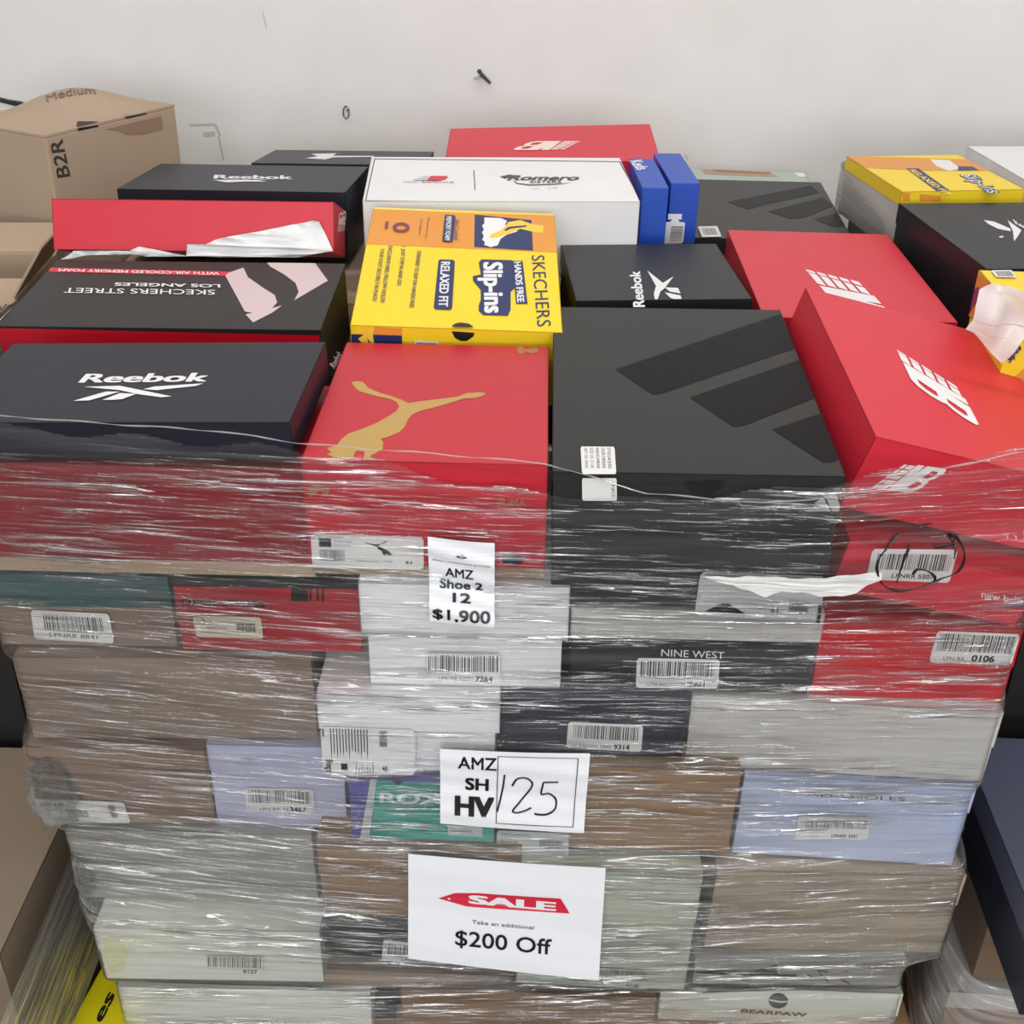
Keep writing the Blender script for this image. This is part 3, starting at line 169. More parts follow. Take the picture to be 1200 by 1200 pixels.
 ('skP', 'top', 'lid', 'text', 'navyprint', 'Slip-ins', [(0.0376, -0.0211), (0.0327, -0.1369), (0.0658, -0.0203)], 0.05), ('skP', 'top', 'lid', 'text', 'white', 'Slip-ins', [(0.0386, -0.0212), (0.0325, -0.1344), (0.064, -0.0216)], 0.0), ('skP', 'front', 'lid', 'poly', 'orange', [[(-0.101, -0.001), (-0.0366, -0.0076), (-0.0355, -0.0163), (-0.0979, -0.0144), (-0.101, -0.0015)]]),
 ('skP', 'front', 'lid', 'poly', 'yellow', [[(-0.0888, -0.0012), (-0.0727, -0.0029), (-0.0701, -0.0163), (-0.086, -0.016)]]), ('yellowS', 'top', 'sticker', 'barcode_label', 'sticker', [(-0.1379, 0.0669), (-0.1118, 0.0715), (-0.1142, 0.0419), (-0.1394, 0.0407)], [('bars', 0.15, 0.15, 0.9, 0.85, 61)], None),
 ('yellowS', 'front', 'body', 'poly', 'orange', [[(-0.1316, -0.0818), (-0.1097, -0.0488), (-0.0973, -0.1023), (-0.1133, -0.1023), (-0.1151, -0.1002)]]), ('yellowS', 'front', 'body', 'text', 'navyprint', 'Slip-ins', [(-0.1424, -0.064), (-0.1329, -0.045), (-0.1479, -0.0567)], 0.04),
 ('yellowS', 'left', 'body', 'poly', 'orange', [[(-0.0686, -0.0027), (-0.0226, -0.001), (-0.0143, -0.001), (0.0173, -0.0429), (-0.0719, -0.0603), (-0.0719, -0.0116)]]), ('yellowS', 'left', 'body', 'poly', 'purpleprint', [[(-0.0719, -0.0251), (-0.0586, -0.0158), (-0.0487, -0.0289), (-0.0719, -0.0583)]]),
 ('greenV', 'top', 'lid', 'poly', 'white', [[(0.1532, 0.0587), (0.1731, 0.0581), (0.1731, 0.0283), (0.1579, 0.0272)]]), ('greenV', 'top', 'lid', 'poly', 'kraft', [[(0.1107, 0.0634), (0.1056, 0.0526), (0.1173, 0.0195), (-0.0243, 0.0234), (-0.0321, 0.0634)]]),
 ('greenV', 'top', 'lid', 'poly', 'brownk', [[(-0.0106, 0.0602), (-0.0046, 0.0634), (-0.0021, 0.0634), (0.1059, 0.0501), (0.1012, 0.0371), (0.0002, 0.0415)]]), ('yellowB', 'top', 'lid', 'text', 'black', 'es', [(-0.01, -0.0531), (-0.0111, -0.0071), (-0.0259, -0.0452)], 0.03), ('carton', 'front', 'lid', 'text', 'ink', 'B2R', [(-0.1117, -0.073), (-0.1154, -0.0112), (-0.1399, -0.0699)], 0.015),
 ('carton', 'top', 'lid', 'text', 'inkfaded', 'Medium', [(-0.0505, -0.009), (0.037, -0.0336), (-0.0291, 0.0163)], 0.01), ('carton', 'top', 'lid', 'poly', 'black', [[(-0.0705, -0.0942), (-0.0613, -0.0873), (-0.0314, -0.1031), (-0.0322, -0.104), (-0.0799, -0.104)]]),
 ('carton', 'front', 'lid', 'poly', 'black', [[(-0.0713, -0.001), (-0.0341, -0.0037), (-0.0359, -0.0063), (-0.0794, -0.0053), (-0.0807, -0.001)]]), ('carton', 'top', 'lid', 'poly', 'black', [[(0.0283, -0.102), (0.0467, -0.104), (0.0267, -0.104)]]), ('carton', 'front', 'lid', 'poly', 'black', [[(0.0271, -0.001), (0.08, -0.0028), (0.0781, -0.005), (0.0293, -0.0043)]]),
 ('carton', 'front', 'lid', 'poly', 'kraftdk', [[(-0.0225, -0.0131), (0.0051, -0.0131), (0.0547, -0.0132), (0.1136, -0.0141), (0.1131, -0.0373), (0.0646, -0.0374), (0.0227, -0.0307), (0.0102, -0.0224)]])]
PT = {'bag': [[(0.4997, 0.215, 1.0458), (0.5058, 0.215, 1.0565), (0.5063, 0.215, 1.0714), (0.5085, 0.215, 1.0887), (0.5206, 0.215, 1.0977), (0.5375, 0.215, 1.0953), (0.5599, 0.215, 1.0897), (0.5879, 0.215, 1.0804), (0.5962, 0.215, 1.0457), (0.5719, 0.215, 1.0478), (0.5611, 0.215, 1.0324),
          (0.5489, 0.215, 1.0059), (0.5358, 0.215, 1.0165), (0.5235, 0.215, 1.029), (0.5116, 0.215, 1.0402)]],
 'bagc': (0.5541, 0.24, 1.0425),
 'cam': [1399.8102, 29.7604, 1.0901],
 'carton': [-0.7839, 1.0897, 1.08, 61.8, 0.0, 0.0, 0.3, 0.21, 0.355],
 'circle': [[(0.3848, 0.9182), (0.3761, 0.9063), (0.3689, 0.8942), (0.368, 0.8802), (0.375, 0.8641), (0.3849, 0.8561), (0.3975, 0.8527), (0.4125, 0.8551), (0.4284, 0.8612), (0.4376, 0.8665), (0.4501, 0.8719), (0.4561, 0.8842), (0.4545, 0.8981), (0.4474, 0.9098), (0.4372, 0.9151)],
            [(0.398, 0.9058), (0.394, 0.8908), (0.3913, 0.8634)], [(0.4426, 0.9048), (0.4236, 0.9034)], [(0.4058, 0.8725), (0.4099, 0.8781), (0.4204, 0.8763), (0.4294, 0.8694), (0.4297, 0.8633), (0.4222, 0.858)], [(0.4373, 0.9145), (0.4441, 0.9058), (0.4456, 0.8899)],
            [(0.4046, 0.9241), (0.4107, 0.9266), (0.418, 0.9277)]],
 'film_lumps': [[(-0.5314, 0.5344)], [(-0.5154, 0.3972)]],
 'film_top': [(-0.5297, 1.0104), (-0.4816, 1.0105), (-0.3859, 1.0081), (-0.2898, 1.0066), (-0.2062, 0.9984), (-0.0814, 0.9947), (0.0316, 0.9899), (0.1308, 0.9605), (0.2463, 0.9536), (0.3266, 0.9648), (0.4044, 0.9851), (0.4821, 0.9996), (0.5292, 1.0042)],
 'keds': [[0.2009, 0.8188, 1.0617, 1.9974, -0.2097, -0.029, 0.0395, 0.1808, 0.1728], [0.2497, 0.8697, 1.0578, 2.5377, -0.1774, -0.1924, 0.0447, 0.1913, 0.0928]],
 'kedsK': [[(-0.0214, -0.0512), (-0.0217, -0.0473), (-0.001, -0.047), (-0.0006, -0.0511)]],
 'kedsL': [(-0.0359, -0.059), (0.0043, -0.0596), (0.0039, -0.0917), (-0.0372, -0.0934)],
 'kedsT': [(-0.0215, 0.0701), (-0.0148, 0.0119), (-0.0002, 0.0811)],
 'kedsTag': [(-0.0213, -0.0589), (-0.0117, -0.0496), (-0.0023, -0.0589)],
 'lot': [(-0.0741, 0.643), (0.0909, 0.6398), (0.0885, 0.5306), (-0.0746, 0.5396)],
 'openL': [-0.8615, 0.6789, 0.92, 4.0, 0.0, 0.0, 0.27, 0.24, 0.198],
 'price': [(-0.084, 0.9029), (-0.0168, 0.8975), (-0.016, 0.8017), (-0.0833, 0.8044)],
 'sale': [(-0.1115, 0.4974), (0.1151, 0.4884), (0.115, 0.3193), (-0.1146, 0.3403)],
 'tissue': [(-0.1834, -0.0834), (-0.1662, -0.071), (-0.0875, -0.0701), (-0.0748, -0.0642), (-0.0439, -0.0696), (-0.0109, -0.0757), (-0.0075, -0.0602), (0.0166, -0.0599), (0.0292, -0.0537), (0.0959, -0.0407), (0.1667, -0.0265), (0.1758, -0.0276), (0.194, -0.0669), (0.1451, -0.0764),
            (0.0369, -0.0776), (-0.0005, -0.0764), (-0.0628, -0.078), (-0.0876, -0.075), (-0.1458, -0.0769)],
 'torn': [(0.1937, 0.8669), (0.209, 0.8686), (0.2386, 0.8704), (0.2745, 0.8694), (0.3159, 0.8711), (0.3578, 0.8756), (0.3739, 0.8766), (0.3742, 0.8681), (0.3602, 0.8607), (0.3517, 0.8525), (0.3374, 0.8479), (0.3132, 0.8488), (0.2946, 0.8534), (0.2766, 0.853), (0.2596, 0.8454), (0.2469, 0.8509),
          (0.2345, 0.8542), (0.2248, 0.8604), (0.2098, 0.8615)],
 'wall': {'anchor': [(-0.0829, 1.5, 1.0908), (-0.0602, 1.5, 1.0713)],
          'grey': [[(-0.5153, 1.499, 1.1942), (-0.5108, 1.499, 1.1673), (-0.5084, 1.499, 1.1679), (-0.5129, 1.499, 1.1948)], [(0.3472, 1.499, 0.9329), (0.3537, 1.499, 0.9207), (0.3568, 1.499, 0.9222), (0.3504, 1.499, 0.9344)]],
          'ring': [(-0.3578, 1.5, 1.0069)],
          'scuff': [[(-0.6862, 1.499, 0.971), (-0.6326, 1.499, 0.9738), (-0.6322, 1.499, 0.9789), (-0.6857, 1.499, 0.9762)], [(-0.635, 1.499, 0.9753), (-0.6269, 1.499, 0.9512), (-0.6217, 1.499, 0.9533), (-0.6299, 1.499, 0.9774)],
                    [(-0.6598, 1.499, 0.9499), (-0.6346, 1.499, 0.9521), (-0.6343, 1.499, 0.9625), (-0.6594, 1.499, 0.9603)], [(-0.6296, 1.499, 0.9518), (-0.624, 1.499, 0.9027), (-0.6204, 1.499, 0.9035), (-0.6261, 1.499, 0.9526)],
                    [(-1.0731, 1.499, 1.0128), (-1.0191, 1.499, 1.0002), (-1.0162, 1.499, 1.0068), (-1.0701, 1.499, 1.0194)]],
          'wire': [(-1.0841, 1.49, 1.0243), (-1.0506, 1.49, 1.0165), (-1.0266, 1.49, 1.0136), (-1.014, 1.49, 1.0053)]}}

S = bpy.context.scene
COL = S.collection
EYE = 1.52
# ------------------------------------------------------------------ camera
f_px, pitch_d, roll_d = PT['cam']
cd = bpy.data.cameras.new('camera'); cam = bpy.data.objects.new('camera', cd); COL.objects.link(cam)
th, rr = math.radians(pitch_d), math.radians(roll_d)
rt = Vector((1, 0, 0)); up = Vector((0, math.sin(th), math.cos(th))); fw = Vector((0, math.cos(th), -math.sin(th)))
X = rt*math.cos(rr)+up*math.sin(rr); Y = -rt*math.sin(rr)+up*math.cos(rr)
cam.matrix_world = Matrix(((X.x, Y.x, -fw.x, 0), (X.y, Y.y, -fw.y, -1.05), (X.z, Y.z, -fw.z, EYE), (0, 0, 0, 1)))
cd.sensor_width = 36; cd.sensor_fit = 'HORIZONTAL'; cd.lens = f_px/1200*36; cd.clip_start = .05
S.camera = cam
# ------------------------------------------------------------------ world and lamps
S.view_settings.view_transform = 'Standard'; S.view_settings.look = 'None'
S.view_settings.gamma = 1; S.view_settings.use_curve_mapping = False
S.view_settings.exposure = -.22
w = bpy.data.worlds.new('world'); S.world = w; w.use_nodes = True
w.node_tree.nodes['Background'].inputs[0].default_value = (.95, .97, 1, 1)
w.node_tree.nodes['Background'].inputs[1].default_value = .36
def area(name, loc, sx, sy, power, rot=(0, 0, 0), col=(1, .985, .965)):
    l = bpy.data.lights.new(name, 'AREA'); l.shape = 'RECTANGLE'; l.size = sx; l.size_y = sy; l.energy = power; l.color = col
    o = bpy.data.objects.new(name, l); COL.objects.link(o); o.location = loc; o.rotation_euler = rot; return o
# rows of ceiling tubes in the shop
area('ceiling_tube_light', (-.9, .35, 3.15), 2.4, .12, 20)
area('ceiling_tube_light', (1.3, .35, 3.15), 2.4, .12, 20)
area('ceiling_tube_light', (-.9, -1.5, 3.15), 2.4, .12, 24)
area('ceiling_tube_light', (1.3, -1.5, 3.15), 2.4, .12, 24)
area('ceiling_tube_light', (-.9, -3.6, 3.15), 2.4, .14, 40)
area('ceiling_tube_light', (1.3, -3.6, 3.15), 2.4, .14, 40)
area('front_fill_light', (0, -6.5, 1.9), 4.5, 1.6, 200, (math.radians(90), 0, 0), (.93, .97, 1))  # unseen fill lamp added to brighten the box fronts and the wall
# ------------------------------------------------------------------ materials
def lin(c): return tuple((v/12.92 if v <= .04045 else ((v+.055)/1.055)**2.4) for v in (x/255 for x in c))
SRGB = dict(charcoal=(40,40,39), stripe=(20,20,20), pumared=(188,32,48), kraftdk=(144,118,94), kraft=(172,150,128), navytop=(28,30,42), navydark=(22,28,46),
 deepred=(140,12,30), blackbox=(34,33,33), redstrip=(190,8,32), pumared2=(200,26,48), nbred=(206,38,56), nbred2=(196,28,40), white=(228,227,228), yellow=(238,206,36), blacktop=(30,31,36),
 palegreen=(170,184,172), teal=(58,84,86), taupe=(138,120,104), deerred=(168,26,38), palegrey=(196,192,186), taupe2=(140,116,98), lilac=(196,196,222),
 purple=(84,84,150), turq=(60,158,146), brownk=(146,116,86), paleblue=(186,194,218), greybox=(158,156,148), sage=(180,184,166), beige=(170,156,136), offwhite=(216,216,204),
 orange=(222,146,56), slate=(74,78,98), tan=(132,117,99), yellowB=(222,206,10), gold=(196,160,88), golddim=(176,120,78), black=(16,16,16), decalgrey=(190,190,190),
 cream=(238,214,206), rosewhite=(206,186,186), yellowpale=(248,218,96), navyprint=(30,44,92), yellowshoe=(236,196,60), purpleprint=(120,50,90), ink=(58,56,58), inkfaded=(120,96,78),
 sticker=(222,221,218), labelgrey=(190,192,190), labelbeige=(206,196,176), darkred=(120,50,44), stain=(210,206,168), kedsblue=(26,74,176), signpaper=(232,233,236), salered=(206,34,58), wall=(226,223,220), floor=(96,92,88), wood=(168,132,92))
MATS = {}
def mat(k):
    if k in MATS: return MATS[k]
    m = bpy.data.materials.new(k); m.use_nodes = True; nt = m.node_tree; b = nt.nodes['Principled BSDF']
    c = lin(SRGB[k]); b.inputs['Roughness'].default_value = .42 if k not in ('kraft','kraftdk','brownk','tan','wood','floor','wall') else .75
    b.inputs['Specular IOR Level'].default_value = {'stripe': .12, 'charcoal': .36, 'navytop': .36, 'blackbox': .4, 'blacktop': .36}.get(k, .5)
    if k in ('gold','golddim'): b.inputs['Roughness'].default_value = .35; b.inputs['Metallic'].default_value = .35
    n = nt.nodes.new('ShaderNodeTexNoise'); n.inputs['Scale'].default_value = 9; n.inputs['Detail'].default_value = 6
    tc = nt.nodes.new('ShaderNodeTexCoord'); nt.links.new(tc.outputs['Object'], n.inputs['Vector'])
    mx = nt.nodes.new('ShaderNodeMix'); mx.data_type = 'RGBA'
    mx.inputs[6].default_value = tuple(v*.93 for v in c)+(1,); mx.inputs[7].default_value = tuple(min(1, v*1.06) for v in c)+(1,)
    nt.links.new(n.outputs['Fac'], mx.inputs[0]); nt.links.new(mx.outputs[2], b.inputs['Base Color'])
    bp = nt.nodes.new('ShaderNodeBump'); bp.inputs['Strength'].default_value = .05; bp.inputs['Distance'].default_value = .004
    n2 = nt.nodes.new('ShaderNodeTexNoise'); n2.inputs['Scale'].default_value = 22; n2.inputs['Detail'].default_value = 3
    nt.links.new(tc.outputs['Object'], n2.inputs['Vector']); nt.links.new(n2.outputs['Fac'], bp.inputs['Height']); nt.links.new(bp.outputs['Normal'], b.inputs['Normal'])
    MATS[k] = m; return m
# ------------------------------------------------------------------ mesh collector
class MB:
    def __init__(s): s.v = []; s.f = []; s.m = []; s.mats = []
    def mi(s, k):
        if k not in s.mats: s.mats.append(k)
        return s.mats.index(k)
    def add(s, vs, fs, k):
        o = len(s.v); i = s.mi(k); s.v += [tuple(v) for v in vs]
        for f in fs: s.f.append(tuple(o+j for j in f)); s.m.append(i)
    def box(s, x0, x1, y0, y1, z0, z1, k, bev=.0012):
        bm = bmesh.new(); bmesh.ops.create_cube(bm, size=1)
        for v in bm.verts: v.co = ((x0+x1)/2+v.co.x*(x1-x0), (y0+y1)/2+v.co.y*(y1-y0), (z0+z1)/2+v.co.z*(z1-z0))
        if bev: bmesh.ops.bevel(bm, geom=bm.edges[:], offset=min(bev, .3*min(x1-x0, y1-y0, z1-z0)), segments=2, affect='EDGES', profile=.5)
        bm.verts.index_update(); s.add([v.co.copy() for v in bm.verts], [[v.index for v in f.verts] for f in bm.faces], k); bm.free()
    def build(s, name, parent=None):
        me = bpy.data.meshes.new(name); me.from_pydata(s.v, [], s.f); me.validate()
        for k in s.mats: me.materials.append(mat(k) if isinstance(k, str) else k)
        if len(me.polygons) == len(s.m): me.polygons.foreach_set('material_index', s.m)
        o = bpy.data.objects.new(name, me); COL.objects.link(o)
        if parent: o.parent = parent
        return o
def thing(name, label, cat, group=None, loc=(0, 0, 0), rot=None):
    o = bpy.data.objects.new(name, None); COL.objects.link(o); o.empty_display_size = .05; o.location = loc
    if rot is not None: o.rotation_mode = 'QUATERNION'; o.rotation_quaternion = rot
    tag(o, label, cat, group); return o
def tag(o, label, cat, group=None):
    o['label'] = label; o['category'] = cat
    if group: o['group'] = group
def structure(o): o['kind'] = 'structure'; return o
def rot3(ya, pi, ro): return (Matrix.Rotation(math.radians(ya), 3, 'Z') @ Matrix.Rotation(math.radians(pi), 3, 'X') @ Matrix.Rotation(math.radians(ro), 3, 'Y'))
# ------------------------------------------------------------------ flat print: lettering, emblems, bar codes
TXT = {}
def text_mesh(s, bold):
    k = (s, bold)
    if k in TXT: return TXT[k]
    c = bpy.data.curves.new('lettering', 'FONT'); c.body = s; c.size = 1; c.resolution_u = 3
    o = bpy.data.objects.new('lettering', c); COL.objects.link(o)
    dg = bpy.context.evaluated_depsgraph_get(); me = bpy.data.meshes.new_from_object(o.evaluated_get(dg))
    v0 = [(v.co.x, v.co.y) for v in me.vertices]; f0 = [tuple(p.vertices) for p in me.polygons]
    bpy.data.objects.remove(o); bpy.data.curves.remove(c); bpy.data.meshes.remove(me)
    b_ = max(bold, 0)*1.1; cap = .73                    # heavier strokes: the outline laid over itself
    sh = ((0, 0),) if b_ < .004 else ((0, 0), (b_, b_*.6), (-b_, b_*.6), (b_, -b_*.6), (-b_, -b_*.6))
    x0 = min(v[0] for v in v0)-b_; x1 = max(v[0] for v in v0)+b_
    TXT[k] = ([[((x+dx-x0)/(x1-x0), (y+dy)/cap) for x, y in v0] for dx, dy in sh], f0); return TXT[k]
def nb_polys():
    P = []
    for i in range(5):
        y = i*.2; yy = y+.15; e = .10*(4-i)*.3
        P.append([[(-.28+e, y), (-.12+e*.5, y), (-.12+e*.5, yy), (-.28+e, yy)]])
        P.append([[(-.06+e*.3, y), (.42-.05*i, y), (.42-.05*i, yy), (-.06+e*.3, yy)]])
    P.append([[(.22, 1), (.52, 1), (.86, 0), (.52, 0)]]); P.append([[(.62, .3), (.62, 1), (.92, 1), (.92, 0), (.7, 0)]])
    P.append([[(.9, 0), (1.38, 0), (1.56, .08), (1.62, .26), (1.56, .44), (1.46, .52), (1.58, .6), (1.62, .76), (1.54, .93), (1.4, 1), (.9, 1)],
              [(1.08, .14), (1.08, .43), (1.3, .43), (1.4, .36), (1.4, .22), (1.3, .14)], [(1.08, .58), (1.08, .86), (1.3, .86), (1.39, .79), (1.39, .66), (1.3, .58)]])
    return [[[((x+.32*y+.28)/2.22, y) for x, y in l] for l in p] for p in P]
NB = nb_polys()
def tess(loops):
    t = tessellate_polygon([[Vector((x, y, 0)) for x, y in l] for l in loops]); return [p for l in loops for p in l], t
FACE = {'top': (lambda a, b, w, d, e: (a, b, e)), 'front': (lambda a, b, w, d, e: (a, -d/2-e, b)), 'right': (lambda a, b, w, d, e: (w/2+e, a, b)), 'left': (lambda a, b, w, d, e: (-w/2-e, -a, b))}
class Print:
    """collects flat print on one face of a part, a hair above the paper"""
    def __init__(s, mb, place): s.mb = mb; s.place = place; s.lay = 0
    def put(s, pts, tris, k):
        s.lay += 1; e = .0003+.00004*min(s.lay, 60)
        # orient towards the viewer
        s.mb.add([s.place(x, y, e) for x, y in pts], tris, k)
    def poly(s, loops, k): p, t = tess(loops); s.put(p, t, k)
    def text(s, st, q, k, bold=0):
        vs, fs = text_mesh(st, bold); (ax, ay), (bx, by), (cx, cy) = q
        for c_ in vs: s.put([(ax+u*(bx-ax)+v*(cx-ax), ay+u*(by-ay)+v*(cy-ay)) for u, v in c_], fs, k)
    def nb(s, q, k):
        (ax, ay), (bx, by), (cx, cy) = q
        for loops in NB: s.poly([[(ax+u*(bx-ax)+v*(cx-ax), ay+u*(by-ay)+v*(cy-ay)) for u, v in l] for l in loops], k)
def bars(pr, M, x0, y0, x1, y1, seed, vert=False):
    r = random.Random(seed); x = x0; P_ = []; F_ = []
    while x < x1:
        wd = (x1-x0)*r.choice((.008, .008, .014, .02)); xe = min(x+wd, x1)
        fy = lambda q: y0+(q-x0)/(x1-x0)*(y1-y0)
        n = len(P_); P_ += [M(x, y0), M(xe, y0), M(xe, y1), M(x, y1)] if not vert else [M(x0, fy(x)), M(x0, fy(xe)), M(x1, fy(xe)), M(x1, fy(x))]
        F_.append((n, n+1, n+2, n+3)); x = xe+(x1-x0)*r.choice((.008, .012, .02))
    pr.put(P_, F_, 'black')
def add_sticker(parent, name, base, quad, items, place, label=None):
    TL, TR, BR, BL = quad
    def M(u, v): return tuple((BL[i]*(1-u)+BR[i]*u)*(1-v)+(TL[i]*(1-u)+TR[i]*u)*v for i in (0, 1))
    mb = MB(); pr = Print(mb, lambda x, y, e: place(x, y, e+.0016))
    rc = .045; 
    pr.poly([[M(rc*.6, 0), M(1-rc*.6, 0), M(1, rc*2), M(1, 1-rc*2), M(1-rc*.6, 1), M(rc*.6, 1), M(0, 1-rc*2), M(0, rc*2)]], base)
    for it in items:
        if it[0] == 'bars': bars(pr, M, *it[1:6], vert=len(it) > 6)
        elif it[0] == 'poly': pr.poly([[M(*p) for p in it[2]]], it[1])
        else:
            s_, x0, y0, x1, y1, bold, k = it[1:8]
            if len(it) > 8: q = (M(x1, y1) if 0 else M(x0, y1), M(x0, y0), M(x1, y1))
            else: q = (M(x0, y0), M(x1, y0), M(x0, y1))
            pr.text(s_, q, k, bold)
    o = mb.build(name, parent)
    if label: o['label'] = label
    return o
# ------------------------------------------------------------------ the room
mb = MB(); mb.box(-4, 4, -7, 1.6, -.1, 0, 'floor', 0); structure(mb.build('floor'))
mb = MB(); mb.box(-4, 4, 1.5, 1.6, 0, 3.2, 'wall', 0)
pw = Print(mb, lambda x, y, e: (x, 1.5-e, y))
for l in PT['wall']['scuff']: pw.poly([[(p[0], p[2]) for p in l]], 'ink' if l is PT['wall']['scuff'][-1] else 'decalgrey')
for l in PT['wall']['grey']: pw.poly([[(p[0], p[2]) for p in l]], 'decalgrey')
structure(mb.build('wall_back'))
mb = MB(); mb.box(-4.1, -4, -7, 1.6, 0, 3.2, 'wall', 0); structure(mb.build('wall_left'))
mb = MB(); mb.box(4, 4.1, -7, 1.6, 0, 3.2, 'wall', 0); structure(mb.build('wall_right'))
mb = MB(); mb.box(-4.1, 4.1, -7, 1.6, 3.2, 3.3, 'white', 0); structure(mb.build('ceiling'))
# ------------------------------------------------------------------ wooden pallets
def pallet(x0, x1, y0, y1, label):
    t = thing('wooden_pallet', label, 'pallet', 'wooden pallets', ((x0+x1)/2, (y0+y1)/2, 0)); W = x1-x0; D = y1-y0
    for i in range(7):
        m = MB(); y = -D/2+.05+(D-.1)*i/6; m.box(-W/2, W/2, y-.05, y+.05, .113, .133, 'wood'); m.build('deck_board', t)
    for i in range(3):
        m = MB(); x = -W/2+.05+(W-.1)*i/2; m.box(x-.045, x+.045, -D/2, D/2, .018, .112, 'wood'); m.build('stringer', t)
    for i in range(3):
        m = MB(); y = -D/2+.06+(D-.12)*i/2; m.box(-W/2, W/2, y-.05, y+.05, 0, .017, 'wood'); m.build('bottom_board', t)
pallet(-.46, .55, -.03, 1.28, 'wooden pallet under the tall wrapped stack')
pallet(-1.75, -.60, -.3, 1.2, 'wooden pallet under the tan wrapped carton')
pallet(.57, 1.7, -.27, 1.15, 'wooden pallet under the neighbouring stack with the slate box')
# ------------------------------------------------------------------ boxes
DEC = {}
for d in DECALS: DEC.setdefault(d[0], []).append(d)
WORLD = {}
def corners(p):
    x, y, z, ya, pi, ro, w, d, h = p; R = rot3(ya, pi, ro)
    return [R @ Vector((a*w/2, b*d/2, c*h))+Vector((x, y, z)) for a in (-1, 1) for b in (-1, 1) for c in (-1, 0)]
def make_box(key, p, name, label, lidc, bodyc, lidh, over, group):
    x, y, z, ya, pi, ro, w, d, h = p
    R = rot3(ya, pi, ro); WORLD[key] = corners(p)
    t = thing(name, label, 'shoe box' if name == 'shoe_box' else 'box', group, (x, y, z), R.to_quaternion())
    base = Vector((0, 0, -h)); t.location = Vector((x, y, z))+R @ base      # the empty sits at the box's base
    sh = h
    lw, ld = w/2, d/2; ins = max(over, .0012)
    lid = MB(); th_ = .0015
    lid.box(-lw, lw, -ld, ld, -th_, 0, lidc, .0006)
    lid.box(-lw, lw, -ld, -ld+th_, -lidh, 0, lidc, .0006); lid.box(-lw, lw, ld-th_, ld, -lidh, 0, lidc, .0006)
    lid.box(-lw, -lw+th_, -ld, ld, -lidh, 0, lidc, .0006); lid.box(lw-th_, lw, -ld, ld, -lidh, 0, lidc, .0006)
    body = MB(); body.box(-lw+ins, lw-ins, -ld+ins, ld-ins, -h, -.003, bodyc, .0012)
    prs = {}
    for dd in DEC.get(key, []):
        _, face, part, kind = dd[:4]
        pl = (lambda F: lambda a, b, e: FACE[F](a, b, w, d, e))(face)
        if part == 'sticker':
            o = add_sticker(t, dd[3], dd[4], dd[5], dd[6], pl, dd[7]); o.location = (0, 0, sh); continue
        mbx = body if part == 'body' and face != 'top' else lid
        pk = (face, part); pr = prs.setdefault(pk, Print(mbx, pl))
        if kind == 'poly': pr.poly(dd[5], dd[4])
        elif kind == 'text': pr.text(dd[5], dd[6], dd[4], dd[7])
        elif kind == 'nb': pr.nb(dd[5], dd[4])
    l = lid.build('lid', t); b = body.build('body', t)
    l.location = (0, 0, sh); b.location = (0, 0, sh)
    return t
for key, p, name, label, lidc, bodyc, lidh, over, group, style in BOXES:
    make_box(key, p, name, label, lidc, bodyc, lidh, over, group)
# blue box standing on its long side: body and lid side by side
pb, pl = PT['keds']
t = thing('shoe_box', 'blue shoe box standing on its long side beside the white box', 'shoe box', 'boxes stacked on the wrapped pallet', (pb[0], pb[1], pb[2]-pb[8]), rot3(pb[3], 0, 0).to_quaternion())
Rb = rot3(pb[3], 0, 0); rel = Rb.transposed() @ (Vector(pl[:3])-Vector(pb[:3]))
m = MB(); w_, d_, h_ = pb[6:9]; m.box(-w_/2, w_/2, -d_/2, d_/2, -h_, 0, 'kedsblue'); pr = Print(m, lambda a, b, e: (a, b, e))
(a0, b0, c0) = PT['kedsT']; pr.text('Keds', PT['kedsT'], 'white', .03)
o = m.build('body', t); o.location = (0, 0, h_)
m = MB(); w2, d2, h2 = pl[6:9]; m.box(-w2/2, w2/2, -d2/2, d2/2, -h2, 0, 'kedsblue'); pr = Print(m, lambda a, b, e: (a, -d2/2-e, b))
kq = PT['kedsK'][0]; kx0 = kq[1][0]; kx1 = kq[2][0]; kz1 = kq[1][1]; kz0 = kq[0][1]
pr.text('K', [(kx1, kz1), (kx1, kz0-.012), (kx0, kz1)][0:1]+[(kx1, kz1-.022), (kx0, kz1)] if False else [(kx0, kz1), (kx0, kz1-.028), (kx1, kz1)], 'white', .05)
o = m.build('lid', t); loc = rel+Vector((0, 0, h_)); o.location = loc; o.rotation_mode = 'XYZ'; o.rotation_euler = (0, 0, math.radians(pl[3]-pb[3]))
st = add_sticker(t, 'barcode_label', 'sticker', PT['kedsL'], [('bars', .48, .06, .95, .8, 71, 'v'), ('text', '7745', .1, .3, .25, .75, .01, 'black', 'v')], lambda a, b, e: (a, -d2/2-e, b))
st.location = loc; st.rotation_euler = (0, 0, math.radians(pl[3]-pb[3]))
